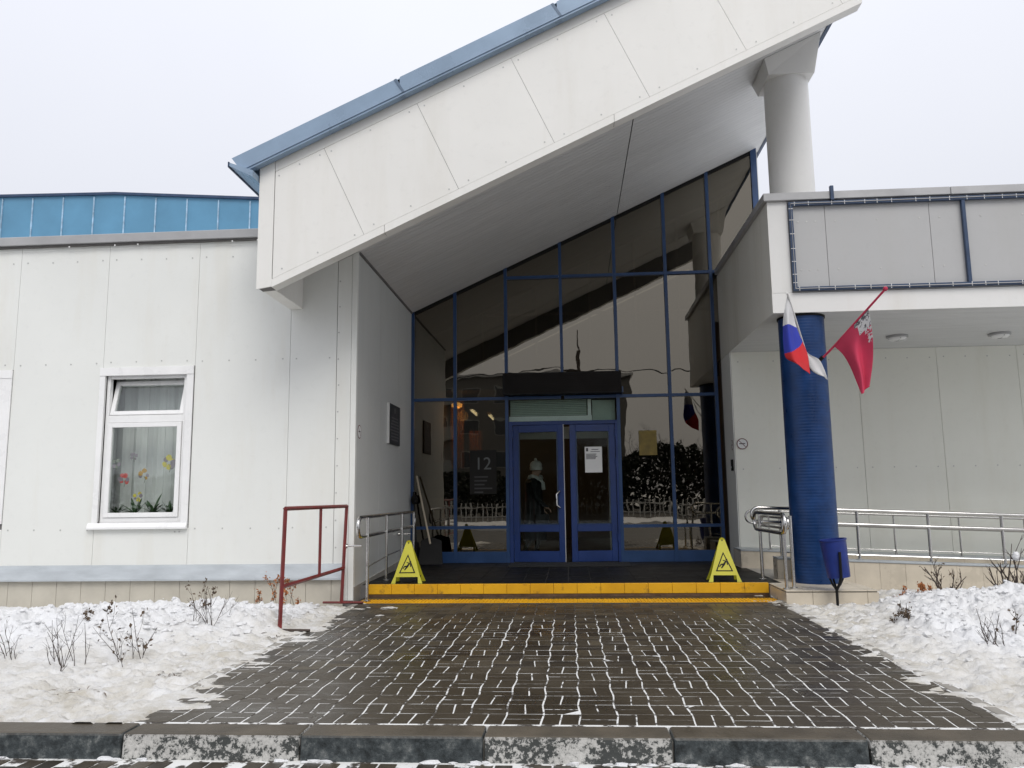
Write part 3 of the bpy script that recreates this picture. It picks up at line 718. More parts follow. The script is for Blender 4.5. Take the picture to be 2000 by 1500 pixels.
# left edge beam running back to the wall
B('edge_beam', M['fascia'], roof, (XL+.002, -3.45, Y0+.165, 9.998, 3.735, 5.2), bevel=.004)
B('edge_beam', M['fascia'], roof, (XL+.002, -3.45, 9.998, 14.4, 4.86, 5.2))
# roof body
mb = MB(); mb.prism([(-3.45, SOF(-3.45)+.05), (XR-.02, SOF(XR)+.05), (XR-.02, zt(XR)-.03), (-3.45, zt(-3.45)-.03)], Y0+.17, 21.4); mb.build('roof_body', M['intdark'], roof)
# boarded soffit: boards run along the slope; joint at x = .95
mb = MB(); yy = Y0+.165; bw = .098
while yy < 13.9:
    for x0, x1 in ((-3.45, .945), (.96, XR-.02)):
        a = yy+.003; b_ = min(yy+bw-.003, 13.9); z0, z1 = SOF(x0), SOF(x1)
        mb.hexa([(x0, a, z0), (x1, a, z1), (x1, b_, z1), (x0, b_, z0), (x0, a, z0+.012), (x1, a, z1+.012), (x1, b_, z1+.012), (x0, b_, z0+.012)])
    yy += bw
tag(mb.build('soffit_boards', M['soffit'], roof), kind='stuff')
mb = MB(); mb.prism([(-3.45, SOF(-3.45)+.013), (XR-.02, SOF(XR)+.013), (XR-.02, SOF(XR)+.049), (-3.45, SOF(-3.45)+.049)], Y0+.165, 13.9); mb.build('soffit_backing', M['soffitgap'], roof)
for yq in (9.85,):
    mb = MB(); mb.prism([(-2.7, SOF(-2.7)-.012), (XR-.03, SOF(XR-.03)-.012), (XR-.03, SOF(XR-.03)-.001), (-2.7, SOF(-2.7)-.001)], yq, yq+.03); mb.build('joint_strip', M['soffit'], roof)
mb = MB(); mb.hexa([(-2.735, 10.06, 4.470), (-2.700, 10.06, 4.485), (-2.700, 13.6, 4.485), (-2.735, 13.6, 4.470), (-2.735, 10.06, 4.51), (-2.700, 10.06, 4.525), (-2.700, 13.6, 4.525), (-2.735, 13.6, 4.51)]); mb.build('dark_corner_strip', M['gap'], roof)  # dark strip where the soffit meets the side wall
# right edge trim of the roof (dark metal)
mb = MB(); mb.box(XR-.019, XR+.03, Y0+.18, 21.4, SOF(XR)-.02, zt(XR)-.1); mb.build('eave_edge', M['darkblue'], roof)
# blue metal flashing in lapped lengths + top sheet
fb = lambda x: 5.165+K*(x+3.724); ft = lambda x: 5.375+K*(x+3.724)
lx = [-3.80, -1.90, -.02, 1.88, XR+.05]
for i in range(4):
    a, b_ = lx[i], lx[i+1]+(.06 if i < 3 else 0); off = .004*(i % 2)
    c_ = V2*.2
    mb = MB()
    tl = (a-.12*(i == 0), ft(a-.12*(i == 0)))
    mb.prism([(a, fb(a)), (b_, fb(b_)), (b_-.1, ft(b_-.1)), (tl[0], tl[1])], Y0-.13-off, Y0-.112-off)
    mb.prism([(a, fb(a)-.028), (b_, fb(b_)-.028), (b_, fb(b_)-.001), (a, fb(a)-.001)], Y0-.118-off, Y0-.02)
    mb.build('flashing', M['blueflash'], roof)
mb = MB(); mb.prism([(-3.9, ft(-3.9)-.012), (XR+.05, ft(XR+.05)-.012), (XR+.05, ft(XR+.05)), (-3.9, ft(-3.9))], Y0-.111, 21.45); mb.build('roof_sheet', M['blueflash'], roof)
for x in (-1.87, .01, 1.91):
    mb = MB(); mb.prism([(x, fb(x)), (x+.028, fb(x+.028)), (x-.072, ft(x-.072)), (x-.10, ft(x-.10))], Y0-.1375, Y0-.1345); mb.build('lap_joint', simple('lap_blue', (.10, .15, .22), .35), roof)
# gutter on the low left edge
mb = MB(); mb.hexa([(-3.92, 8.66, 5.165), (-3.63, 8.66, 5.02), (-3.63, 14.4, 5.02), (-3.92, 14.4, 5.165), (-3.915, 8.66, 5.205), (-3.63, 8.66, 5.10), (-3.63, 14.4, 5.10), (-3.915, 14.4, 5.205)]); mb.build('eave_sheet', M['blueflash'], roof)
mb = MB(); mb.box(-3.935, -3.921, 8.655, 14.4, 5.15, 5.215); mb.build('eave_lip', M['darkblue'], roof)

# ------------------------------------------------------------------ glazed front
YG = 13.65; FL = .15
gw = thing('glass_front', (0, YG, FL), 'tall bronze-tinted glass entrance front in blue metal frame', 'glass wall')
mx_ = [-2.70, -1.95, -1.05, -.08, .868, 1.755, 2.535, 3.375]
ZR = [FL, .74, 2.94, 5.085]
fwd = .045
def mull(x, z0, wd=.05, dep=.09):
    mb = MB(); a, b_ = x-wd/2, x+wd/2
    mb.prism([(a, z0), (b_, z0), (b_, SOF(b_)-.002), (a, SOF(a)-.002)], YG-.045, YG+dep-.045); return mb.build('mullion', M['frameblue'], gw)
for x in mx_:
    if x == -.08: mull(x, 2.97)
    elif x > 3: mull(x, 4.0, .10)
    else: mull(x, FL, .055)
def rail(x0, x1, zc, h=.05):
    B('transom', M['frameblue'], gw, (x0, x1, YG-.042, YG+.04, zc-h/2, zc+h/2))
for i in range(len(mx_)-1):
    a, b_ = mx_[i]+.028, mx_[i+1]-.028
    if i == 6: a = mx_[6]+.028; b_ = 3.32
    if i >= 2: rail(a, b_, 5.085)
    if i < 6: rail(a, b_, 2.94)
    if i in (0, 1, 4, 5):
        rail(a, b_, .74); B('kick_panel', M['frameblue'], gw, (a, b_, YG-.03, YG+.03, FL, .335))
# sloped head frame under the soffit
mb = MB(); mb.prism([(-2.72, SOF(-2.72)-.06), (3.42, SOF(3.42)-.06), (3.42, SOF(3.42)-.003), (-2.72, SOF(-2.72)-.003)], YG-.03, YG+.03); mb.build('head_frame', M['black'], gw)
rnd = random.Random(12)
def pane(x0, x1, z0, zf, mat=None, tilt=.004, th=.008, y=YG):
    a, b_ = rnd.uniform(-tilt, tilt), rnd.uniform(-tilt, tilt)*.6; xc = (x0+x1)/2; zc = z0+.5
    poly = [(x0, z0), (x1, z0), (x1, zf(x1)), (x0, zf(x0))]
    mb = MB(); vs = []
    for dy in (0, th): vs += [(px, y+dy+a*(px-xc)+b_*(pz-zc), pz) for px, pz in poly]
    mb.add(vs, [(0, 1, 2, 3), (7, 6, 5, 4), (0, 4, 5, 1), (1, 5, 6, 2), (2, 6, 7, 3), (3, 7, 4, 0)])
    return mb.build('pane', mat or M['bronze'], gw)
HF = lambda x: SOF(x)-.055
for i in range(7):
    a, b_ = mx_[i]+.024, mx_[i+1]-.024
    if i == 6: b_ = 3.33
    if i in (0, 1, 4, 5):
        pane(a, b_, .335, lambda x: .715); pane(a, b_, .765, lambda x: 2.915)
    top1 = (lambda x: 5.06) if i >= 2 else HF
    pane(a, b_, 2.965 if i < 6 else 4.2, top1)
    if i >= 2: pane(a, b_, 5.11, HF)
pane(-1.02, .84, 2.535, lambda x: 2.915, M['clear'])
# door frame and leaves
B('door_frame', M['doorblue'], gw, (-1.02, -.955, YG-.05, YG+.05, FL, 2.53), (.80, .84, YG-.05, YG+.05, FL, 2.53), (-.955, .80, YG-.05, YG+.05, 2.465, 2.53), bevel=.004)
def leaf(x0, x1, ang, hinge, name_lab):
    d = thing('door_leaf', (x0 if hinge == 'l' else x1, YG, FL), *name_lab)
    z0, z1 = FL+.012, 2.458; st = .10
    fr = [(x0, x0+st, 0, .05, z0, z1), (x1-st, x1, 0, .05, z0, z1), (x0+st, x1-st, 0, .05, z0, z0+.18), (x0+st, x1-st, 0, .05, z1-.12, z1), (x0+st, x1-st, 0, .05, .66, .78)]
    px = x0 if hinge == 'l' else x1
    def rot(mb):
        c, s = math.cos(ang), math.sin(ang)
        mb.v = [(px+(x-px)*c-y*s, YG-.03+(x-px)*s+y*c, z) for x, y, z in mb.v]; return mb
    mb = MB()
    for q in fr: mb.box(*q)
    rot(mb).build('leaf_frame', M['doorblue'], d, bevel=.004)
    mb = MB(); mb.box(x0+st+.001, x1-st-.001, .02, .028, .781, z1-.121); rot(mb).build('pane', M['clear'], d)
    mb = MB(); mb.box(x0+st+.001, x1-st-.001, .02, .028, z0+.181, .659); rot(mb).build('pane', M['clear'], d)
    mb = MB()      # pale beading round the upper pane
    for q in ((x0+st, x0+st+.018, -.006, 0, .78, z1-.12), (x1-st-.018, x1-st, -.006, 0, .78, z1-.12), (x0+st, x1-st, -.006, 0, .78, .796)): mb.box(*q)
    rot(mb).build('beading', M['darkblue'], d)
    if hinge == 'l':
        hx = x1-.05
        mb = MB(); mb.tube([(hx-.02, 0, 1.05), (hx-.02, -.05, 1.06), (hx-.07, -.07, 1.10), (hx-.07, -.07, 1.28), (hx-.02, -.05, 1.33), (hx-.02, 0, 1.34)], .014, 8); rot(mb).build('handle', M['steel'], d, smooth=True)
        mb = MB(); mb.box(x1, x1+.006, .002, .048, z0, z1); rot(mb).build('edge_strip', M['offwhite'], d)
    for hz in (.5, 1.75, 2.25):
        mb = MB(); hx = x0 if hinge == 'l' else x1
        mb.tube([(hx, -.012, hz), (hx, -.012, hz+.12)], .014, 8); rot(mb).build('hinge', M['doorblue'], d, smooth=True)
    return d
leaf(-.95, -.075, -R(9), 'l', ('blue glazed door leaf with handle, standing slightly open', 'door', 'entrance door leaves'))
leaf(.02, .795, R(6), 'r', ('blue glazed door leaf carrying a white printed notice', 'door', 'entrance door leaves'))
# display board above the door
led = thing('display_board', (-.09, 13.4, 2.97), 'long black unlit display board above the entrance doors', 'display board')
B('housing', M['black'], led, (-1.10, .92, 13.42, 13.60, 2.975, 3.35), bevel=.006)
mb = MB()
for i in range(60):
    for j in range(9):
        x = -1.06+i*.033; z = 3.01+j*.037; mb.box(x, x+.02, 13.412, 13.4195, z, z+.02)
tag(mb.build('pixel_grid', simple('dark_led', (.014, .009, .006), .7, spec=.2), led), kind='stuff')
B('bracket', M['darkblue'], led, (.925, .95, 13.42, 13.6, 2.98, 3.08))
# notices
def sheet(name, x0, x1, z0, z1, y, label, cat, mat, lines, ink='ink'):
    s = thing(name, ((x0+x1)/2, y, z0), label, cat)
    B('sheet', M[mat] if isinstance(mat, str) else mat, s, (x0, x1, y-.003, y, z0, z1))
    mb = MB()
    for (a, b_, c, d) in lines: mb.box(x0+a*(x1-x0), x0+b_*(x1-x0), y-.0045, y-.003, z0+c*(z1-z0), z0+d*(z1-z0))
    if lines: tag(mb.build('print', M[ink], s), kind='stuff')
    return s
rl = random.Random(4); L = []
L += [(.08, .2, .82, .95), (.4, .8, .88, .905), (.34, .88, .80, .82)]
for k in range(5): L.append((.08, rl.uniform(.6, .92), .70-k*.045, .725-k*.045))
L2 = [(.08, rl.uniform(.7, .93), .42-k*.05, .43-k*.05) for k in range(8)]
s = sheet('paper_notice', .275, .565, 1.64, 2.075, 13.578, 'white printed notice taped inside the right door leaf', 'notice', 'paper', L)
sheet('paper_notice', 1.20, 1.50, 1.92, 2.34, 13.632, 'faded yellow sheet stuck on the glass right of the doors', 'notice', simple('yellow_sheet', (.20, .15, .045), .8, 0, .3, 8), [])
sheet('paper_notice', -2.50, -2.05, 1.25, 1.85, 13.71, 'dim brown poster with pale lines behind the leftmost lower pane', 'poster', simple('brown_poster', (.22, .15, .09), .8, 0, .4, 6), [(.2, .8, .9, .93), (.2, .8, .82, .85), (.25, .75, .3, .62)], 'inkgrey')
def textmesh(txt, size, loc, mat, parent, name='lettering'):
    c = bpy.data.curves.new('t', 'FONT'); c.body = txt; c.size = size; c.extrude = .001; c.align_x = 'CENTER'
    o = bpy.data.objects.new('t', c); col.objects.link(o)
    dg = bpy.context.evaluated_depsgraph_get(); me = bpy.data.meshes.new_from_object(o.evaluated_get(dg))
    bpy.data.objects.remove(o); me.materials.clear(); me.materials.append(mat)
    q = bpy.data.objects.new(name, me); col.objects.link(q); q.parent = parent
    q.location = Vector(loc)-ORG[parent]; q.rotation_euler = (math.pi/2, 0, 0); return q
pst = thing('poster', (-1.46, 13.63, 1.2), 'dark poster with large number 12 on the glass left of the doors', 'poster')
B('board', simple('poster_dark', (.016, .015, .013), .6, spec=.2), pst, (-1.70, -1.24, 13.628, 13.634, 1.30, 2.05))
LT = simple('poster_white', (.13, .14, .14), .7)
textmesh('12', .30, (-1.47, 13.626, 1.72), LT, pst)
mb = MB(); rl = random.Random(9)
for k in range(5): mb.box(-1.62, -1.62+rl.uniform(.15, .33), 13.625, 13.6275, 1.58-k*.065, 1.605-k*.065)
tag(mb.build('print', simple('poster_grey', (.05, .05, .05), .7), pst), kind='stuff')

# ------------------------------------------------------------------ hall behind the glass
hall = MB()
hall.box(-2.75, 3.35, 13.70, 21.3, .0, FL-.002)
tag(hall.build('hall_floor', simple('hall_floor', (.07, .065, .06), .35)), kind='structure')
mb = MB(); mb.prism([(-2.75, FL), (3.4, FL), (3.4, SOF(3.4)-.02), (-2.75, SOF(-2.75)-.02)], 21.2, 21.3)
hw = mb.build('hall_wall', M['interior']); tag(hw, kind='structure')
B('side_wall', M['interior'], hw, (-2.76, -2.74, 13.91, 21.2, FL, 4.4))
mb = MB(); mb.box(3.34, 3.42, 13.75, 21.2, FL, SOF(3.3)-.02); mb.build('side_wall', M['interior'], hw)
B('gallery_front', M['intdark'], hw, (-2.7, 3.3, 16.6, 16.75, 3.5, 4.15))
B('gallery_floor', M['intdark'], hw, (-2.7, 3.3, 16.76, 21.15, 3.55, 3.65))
# pale inner glazing frame just inside the front
inf = thing('inner_frame', (0, 14.5, FL), 'slim pale inner frame seen dimly through the upper glass', 'frame')
for x in (-1.55, -.55, .45, 1.3, 2.1, 2.9):
    mb = MB(); mb.prism([(x-.02, 3.66), (x+.02, 3.66), (x+.02, SOF(x)-.35), (x-.02, SOF(x)-.35)], 14.5, 14.54); mb.build('upright', M['offwhite'], inf)
mb = MB(); mb.prism([(-2.6, SOF(-2.6)-.36), (3.2, SOF(3.2)-.36), (3.2, SOF(3.2)-.32), (-2.6, SOF(-2.6)-.32)], 14.495, 14.545); mb.build('sloping_bar', M['offwhite'], inf)
B('bar', M['offwhite'], inf, (-1.5, 2.9, 14.497, 14.54, 4.6, 4.64))
# lobby: pale inner door frame
lob = thing('inner_door_frame', (0, 14.7, FL), 'pale inner lobby doorway seen through the entrance doors', 'doorway')
B('jamb', M['offwhite'], lob, (-1.05, -.93, 14.7, 14.78, FL, 2.295), bevel=.004); B('jamb', M['offwhite'], lob, (.72, .84, 14.7, 14.78, FL, 2.295), bevel=.004)
B('lintel', M['offwhite'], lob, (-1.05, .84, 14.7, 14.78, 2.30, 2.52), bevel=.004); LV = simple('pale_green_reflection', (.40, .45, .41), .7)
for k in range(9): B('reflection_slat', LV, lob, (-1.0, .33, 13.81, 13.84, 2.645+k*.031, 2.669+k*.031))  # added slats, standing in for the apartment block mirrored in the transom
B('reflection_slat', LV, lob, (.43, .82, 13.81, 13.84, 2.54, 2.9)); B('ceiling_panel', M['white'], lob, (-1.02, .42, 13.80, 13.86, 2.535, 2.635)); B('panel_upright', M['white'], lob, (.35, .41, 13.805, 13.855, 2.636, 2.92))  # white band for the lit lobby ceiling panel, set forward to catch daylight
B('side_screen', M['intdark'], lob, (-1.5, -1.06, 14.7, 14.76, FL, 2.6)); B('side_screen', M['intdark'], lob, (.85, 1.5, 14.7, 14.76, FL, 2.6))
# warm curtains, lamps
for i, (x0, x1, z0, z1, lab) in enumerate(((-3.0+.32, -2.38, 1.9, 3.45, 'orange curtain glowing in the hall, left of two'), (-2.25, -1.95, 1.9, 2.75, 'short orange curtain glowing in the hall, right of two'))):
    mb = MB(); vs = []
    for k in range(25):
        x = x0+(x1-x0)*k/24; y = 18.0+.03*math.sin(k*1.4); vs += [(x, y, z0), (x, y, z1)]
    mb.add(vs, [(2*k, 2*k+2, 2*k+3, 2*k+1) for k in range(24)]); o = mb.build('orange_curtain', M['orange'], smooth=True, origin=(x0, 18, z0)); tag(o, lab, 'curtain')
for i, (x, y, z, lab) in enumerate(((-2.02, 17.0, 3.05, 'lit fluorescent tube in the hall, the nearer and larger one'), (-1.80, 18.6, 3.10, 'lit fluorescent tube in the hall, the farther and smaller one'))):
    t_ = thing('tube_lamp', (x, y, z), lab, 'lamp', 'fluorescent tubes in the hall')
    B('housing', M['white'], t_, (x-.05, x+.05, y-.5, y+.5, z+.03, z+.07)); mb = MB(); mb.tube([(x, y-.48, z), (x, y+.48, z)], .02, 8); mb.build('tube', M['tube'], t_, smooth=True)
wl = thing('wall_lamp', (-2.45, 17.4, 3.2), 'warm hall lamp shining on the orange curtains', 'lamp')
mb = MB(); mb.lathe([(.05, 3.2), (.12, 3.24), (.12, 3.3), (.03, 3.34)], -2.45, 17.4, 16); mb.build('shade', M['warm'], wl, smooth=True)
ld = bpy.data.lights.new('lamp_glow', 'POINT'); ld.energy = 18; ld.color = (1, .55, .2); ld.shadow_soft_size = .12
lo = bpy.data.objects.new('lamp_glow', ld); col.objects.link(lo); lo.parent = wl; lo.location = (.15, -.1, -.18)
ind = thing('red_light', (-1.42, 16.0, 1.3), 'small red stand-in light glowing in the dark hall', 'lamp')  # added glow, standing in for the red light that shows in the glass
mb = MB(); mb.blob((-1.42, 16.0, 1.36), .05, random.Random(1), 8, 6, jag=.02); mb.build('lens', M['redglow'], ind, smooth=True); mb = MB(); mb.blob((-1.42, 15.99, 1.55), .018, random.Random(1), 8, 6, jag=.02); mb.blob((-1.42, 15.99, 1.62), .018, random.Random(1), 8, 6, jag=.02); mb.build('white_lights', M['led'], ind, smooth=True); B('post', M['black'], ind, (-1.46, -1.38, 16.05, 16.1, FL, 1.7))
# dark picture board on the left in the hall and a desk
dk = thing('reception_desk', (-2.1, 16.4, FL), 'wooden desk standing in the dark hall left of the doors', 'desk')
B('top', M['wood'], dk, (-2.65, -1.55, 16.2, 16.8, .98, 1.03)); B('front', M['wood'], dk, (-2.6, -1.6, 16.28, 16.32, FL, .98)); B('papers', M['paper'], dk, (-2.0, -1.75, 16.22, 16.5, 1.03, 1.06))

# ------------------------------------------------------------------ person in the lobby
def person():
    p = thing('person', (-.66, 14.95, FL), 'person in white knitted hat, pale scarf and long black coat walking inside', 'person')
    px, py = -.66, 14.95
    def skin(name, verts, edges, radii, mat, sub=2, parent=p, root=0):
        me = bpy.data.meshes.new(name); me.from_pydata([Vector(v) for v in verts], edges, [])
        o = bpy.data.objects.new(name, me); col.objects.link(o)
        mod = o.modifiers.new('s', 'SKIN'); mod.use_smooth_shade = True
        for i, r in enumerate(radii): me.skin_vertices[0].data[i].radius = r if isinstance(r, tuple) else (r, r)
        me.skin_vertices[0].data[root].use_root = True
        o.modifiers.new('d', 'SUBSURF').levels = sub; o.modifiers['d'].render_levels = sub
        dg = bpy.context.evaluated_depsgraph_get(); m2 = bpy.data.meshes.new_from_object(o.evaluated_get(dg)); bpy.data.objects.remove(o)
        m2.materials.clear(); m2.materials.append(mat); m2.polygons.foreach_set('use_smooth', [True]*len(m2.polygons))
        q = bpy.data.objects.new(name, m2); col.objects.link(q); q.parent = parent; ORG[q] = ORG[p]; return q
    # body in its own frame: x forward (walking right), y to its side, z up from floor; height 1.68
    V = [(0, 0, .90), (0, 0, 1.08), (.01, 0, 1.26), (.01, 0, 1.38), (.025, 0, 1.46), (.045, 0, 1.54), (.05, 0, 1.62),      # pelvis..head 0-6
         (0, .10, .86), (.10, .10, .48), (.02, .10, .09), (.13, .10, .03),        # near leg 7-10
         (0, -.10, .86), (-.02, -.10, .48), (-.18, -.10, .12), (-.06, -.10, .03),   # far leg 11-14
         (0, .19, 1.36), (-.03, .24, 1.10), (.12, .22, .88), (.19, .21, .82),      # arm 15-18
         (0, -.19, 1.36), (.03, -.24, 1.10), (.20, -.22, .93), (.27, -.21, .88),
         (.145, 0, 1.575)]
    E = [(0, 1), (1, 2), (2, 3), (3, 4), (4, 5), (5, 6), (0, 7), (7, 8), (8, 9), (9, 10), (0, 11), (11, 12), (12, 13), (13, 14), (3, 15), (15, 16), (16, 17), (17, 18), (3, 19), (19, 20), (20, 21), (21, 22), (5, 23)]
    rd = [.15, .135, .15, .13, .058, .085, .088, .10, .065, .048, .042, .10, .065, .048, .042, .07, .05, .036, .036, .07, .05, .036, .036, .018]
    body = skin('body', V, E, rd, M['coat'])
    # skin on the face and hands by height/position
    me = body.data; me.materials.append(M['skin'])
    for f in me.polygons:
        c = f.center
        if c.z > 1.43 or (abs(c.y) > .15 and c.z < .90 and c.x > .1): f.material_index = 1
    # fingers
    for sy, hx, hz in ((1, .19, .82), (-1, .27, .88)):
        mb = MB()
        for k in range(4):
            y = sy*.21+(k-1.5)*.02; ln = (.07, .08, .075, .06)[k]
            mb.tube([(px+hx, py+y, FL+hz), (px+hx+ln*.5, py+y, FL+hz-ln*.45), (px+hx+ln*.6, py+y, FL+hz-ln)], [.009, .0085, .006], 6)
        mb.tube([(px+hx-.02, py+sy*.18, FL+hz+.01), (px+hx+.03, py+sy*.165, FL+hz-.03), (px+hx+.045, py+sy*.165, FL+hz-.055)], [.011, .009, .007], 6)
        mb.build('fingers', M['skin'], p, smooth=True)
    # long coat skirt
    mb = MB(); nn = 20; prof = [(.165, 1.42, .62), (.20, 1.34, 1.0), (.185, 1.12, 1.0), (.20, .95, 1.0), (.23, .75, .95), (.25, .52, .9), (.26, .30, .9)]
    vs = []
    for r, z, ry in prof:
        for j in range(nn):
            a = 6.2832*j/nn; fold = 1+.05*math.sin(a*5)*(1.4-z); vs.append((px+r*.85*fold*math.cos(a), py+r*ry*1.08*fold*math.sin(a), FL+z))
    fs = [(i*nn+j, i*nn+(j+1) % nn, (i+1)*nn+(j+1) % nn, (i+1)*nn+j) for i in range(len(prof)-1) for j in range(nn)]
    mb.add(vs, fs); mb.build('coat', M['coat'], p, smooth=True)
    # hat: ribbed cap with fold, scarf loop with tail
    mb = MB(); prof = [(.108, 1.585), (.118, 1.60), (.118, 1.645), (.112, 1.65), (.116, 1.68), (.10, 1.725), (.065, 1.755), (.02, 1.768)]
    mb.lathe([(r, FL+z) for r, z in prof], px+.045, py, 22); mb.blob((px+.04, py, FL+1.785), .03, random.Random(3), 8, 6, jag=.12); mb.build('hat', M['knit'], p, smooth=True)
    mb = MB(); mb.tube([(px+.03+.105*math.cos(6.2832*k/16), py+.10*math.sin(6.2832*k/16), FL+1.44+.02*math.sin(6.2832*k/8)) for k in range(16)], .048, 8, closed=True)
    mb.tube([(px+.10, py-.06, FL+1.42), (px+.17, py-.08, FL+1.33), (px+.185, py-.08, FL+1.22)], [.04, .045, .035], 8); mb.build('scarf', M['scarf'], p, smooth=True)
    mb = MB(); mb.hexa([(px+.02, py-.30, FL+.55), (px+.30, py-.30, FL+.55), (px+.30, py-.22, FL+.55), (px+.02, py-.22, FL+.55), (px+.04, py-.28, FL+.78), (px+.28, py-.28, FL+.78), (px+.28, py-.24, FL+.78), (px+.04, py-.24, FL+.78)])
    bag = mb.build('handbag', M['coat'], None, bevel=.015, origin=(px+.16, py-.26, FL+.55)); tag(bag, 'dark bag carried at the side of the person inside', 'bag')
person()

# ------------------------------------------------------------------ porch floor and step
pf = B('porch_floor', M['gap'], None, (-2.708, 2.62, 10.325, 13.66, -.05, .146)); tag(pf, kind='structure')
mb = MB(); rnd = random.Random(31)
for i in range(18):
    for j in range(11):
        x0 = -2.70+i*.2955; y0 = 10.36+j*.30; dz = rnd.uniform(-.0015, .0015)
        mb.box(x0+.002, min(x0+.2935, 2.615), y0+.002, y0+.298, .146, .152+dz)
tag(mb.build('floor_tiles', M['porchtile'], pf), kind='stuff')
sx = [-2.60+k*.2967 for k in range(18)]
for k in range(17):
    a, b_ = sx[k]+.0015, sx[k+1]-.0015; rnd = random.Random(k)
    B('step_tile', M['yellow'], pf, (a, b_, 10.305-rnd.uniform(0, .003), 10.324, .036, .158), (a, b_, 10.324, 10.362, .147, .158), bevel=.003)
B('step_base', simple('brown_step_base', (.10, .055, .03), .4, 0, .35, 6), pf, (-2.60, 2.44, 10.309, 10.324, -.02, .034))
for k in range(17):
    a, b_ = sx[k]+.0015, sx[k+1]-.0015
    mb = MB(); mb.box(a, b_, 9.725, 10.02, -.03, .004)
    for q in range(6):
        x = a+.025+q*.045; mb.box(x, x+.022, 9.735, 10.01, .0045, .010)
    mb.build('tactile_tile', M['yellow'], path, bevel=0)
mb = MB()
for k in range(17): mb.box(sx[k]+.002, sx[k+1]-.002, 10.03, 10.30, -.03, .001)
tag(mb.build('margin_slabs', M['paver'], path), kind='stuff')
mat_ = B('door_mat', M['rubber'], None, (-1.0, .95, 12.75, 13.45, .154, .168)); tag(mat_, 'black rubber mat lying in front of the entrance doors', 'door mat')

# ------------------------------------------------------------------ right wing with canopy
rw = thing('canopy_wing', (6, 12, 0), 'white low wing with deep flat canopy and grey framed sign fascia, right of entrance', 'building')
CX, CY0, CYB, CZ0, CZ1 = 2.64, 10.1, 12.9, 3.53, 5.0
B('canopy_core', M['gap'], rw, (CX+.014, 13.6, CY0+.014, 22, CZ0+.03, CZ1-.01))
# fascia: white corner, top and bottom strips, grey panels
B('corner_strip', M['canopy'], rw, (CX, 2.895, CY0, CY0+.013, 3.79, CZ1))
for a, b_ in ((CX-.003, 5.9), (5.905, 9.4), (9.405, 13.6)): B('bottom_strip', M['canopy'], rw, (a, b_, CY0-.005, CY0+.013, CZ0-.005, 3.785), bevel=.003)
px_ = [2.90, 3.365, 4.665, 5.93, 7.2, 8.47, 9.74, 11.0, 12.3, 13.6]
for i in range(len(px_)-1):
    a, b_ = px_[i]+.003, px_[i+1]-.003
    p_ = B('sign_panel', M['greypanel'], rw, (a, b_, CY0+.002, CY0+.013, 3.79, CZ1))
    bolts(p_, [(a+.12+k*(b_-a-.24)/2, z) for z in (4.08, 4.72) for k in range(3)], CY0-.004)
tag(B('roof_snow', M['snow'], rw, (2.95, 13.5, 10.46, 21.9, CZ1-.009, CZ1+.06)), kind='stuff')
# left return face: panels lie on the canopy and the porch wall plane
for (a, b_) in ((CY0+.002, 11.2), (11.207, 12.45), (12.457, 13.64)): B('return_panel', M['returnp'], rw, (CX, CX+.013, a, b_, CZ0, CZ1))
B('porch_panel', M['panel'], rw, (CX, CX+.013, CYB+.002, 13.64, .02, CZ0-.006))
B('wall_end', M['gap'], rw, (CX+.0135, CX+.3, CYB+.014, 13.9, .0, CZ0))
# canopy ceiling boards
mb = MB(); y = CY0+.02
while y < CYB:
    mb.box(CX+.004, 13.6, y+.003, y+.097, CZ0-.001, CZ0+.011); y += .1
tag(mb.build('ceiling_boards', M['soffit'], rw), kind='stuff')
B('ceiling_backing', M['soffitgap'], rw, (CX+.014, 13.59, CY0+.02, CYB, CZ0+.0115, CZ0+.028))
# back wall panels
pw = [2.655, 3.44, 4.645, 5.872, 7.1, 8.33, 9.56, 10.8, 12.0, 13.3]
for i in range(len(pw)-1):
    a, b_ = pw[i]+.003, pw[i+1]-.003
    p_ = B('wall_panel', M['backpanel'], rw, (a, b_, CYB, CYB+.013, .2, CZ0-.004))
    nb = 4 if i else 2
    bolts(p_, [(a+.11+k*(b_-a-.22)/(nb-1), z) for z in (3.37, 1.64) for k in range(nb)], CYB-.006)
B('wall_core', M['gap'], rw, (2.96, 13.6, CYB+.0135, 22, -.1, CZ0))
# parapet caps
for a, b_ in ((CX-.05, 4.93), (4.935, 7.9), (7.905, 13.6)): B('parapet_cap', M['greymetal'], rw, (a, b_, CY0-.05, CY0+.35, CZ1+.002, CZ1+.105), bevel=.006)
B('parapet_cap', M['greymetal'], rw, (CX-.05, CX+.25, CY0+.352, 13.55, CZ1+.002, CZ1+.105), bevel=.006)
# dark blue sign frame with a rope of little lamps clipped on it
sf = thing('sign_frame', (5, CY0-.03, 3.8), 'empty dark blue tube frame with lamp clips on the canopy fascia', 'frame')
yf0, yf1 = CY0-.055, CY0-.006
B('top_bar', M['darkblue'], sf, (2.90, 13.5, yf0, yf1, 4.925, 4.975), bevel=.004); B('bottom_bar', M['darkblue'], sf, (2.90, 13.5, yf0, yf1, 3.80, 3.85), bevel=.004)
B('upright', M['darkblue'], sf, (2.90, 2.95, yf0, yf1, 3.851, 4.924), bevel=.004)
for x in (5.05, 7.2, 9.35): B('upright', M['darkblue'], sf, (x, x+.045, yf0+.004, yf1, 3.851, 4.924), bevel=.004)
B('bracket', M['darkblue'], sf, (3.43, 3.475, CY0-.075, CY0-.03, 4.976, 5.17), bevel=.004); 
mb = MB(); rnd = random.Random(8)
for z in (4.95, 3.825):
    x = 2.97
    while x < 8: mb.box(x, x+.008, yf0-.004, yf0, z-.028, z+.028); x += rnd.uniform(.14, .30)
z = 3.9
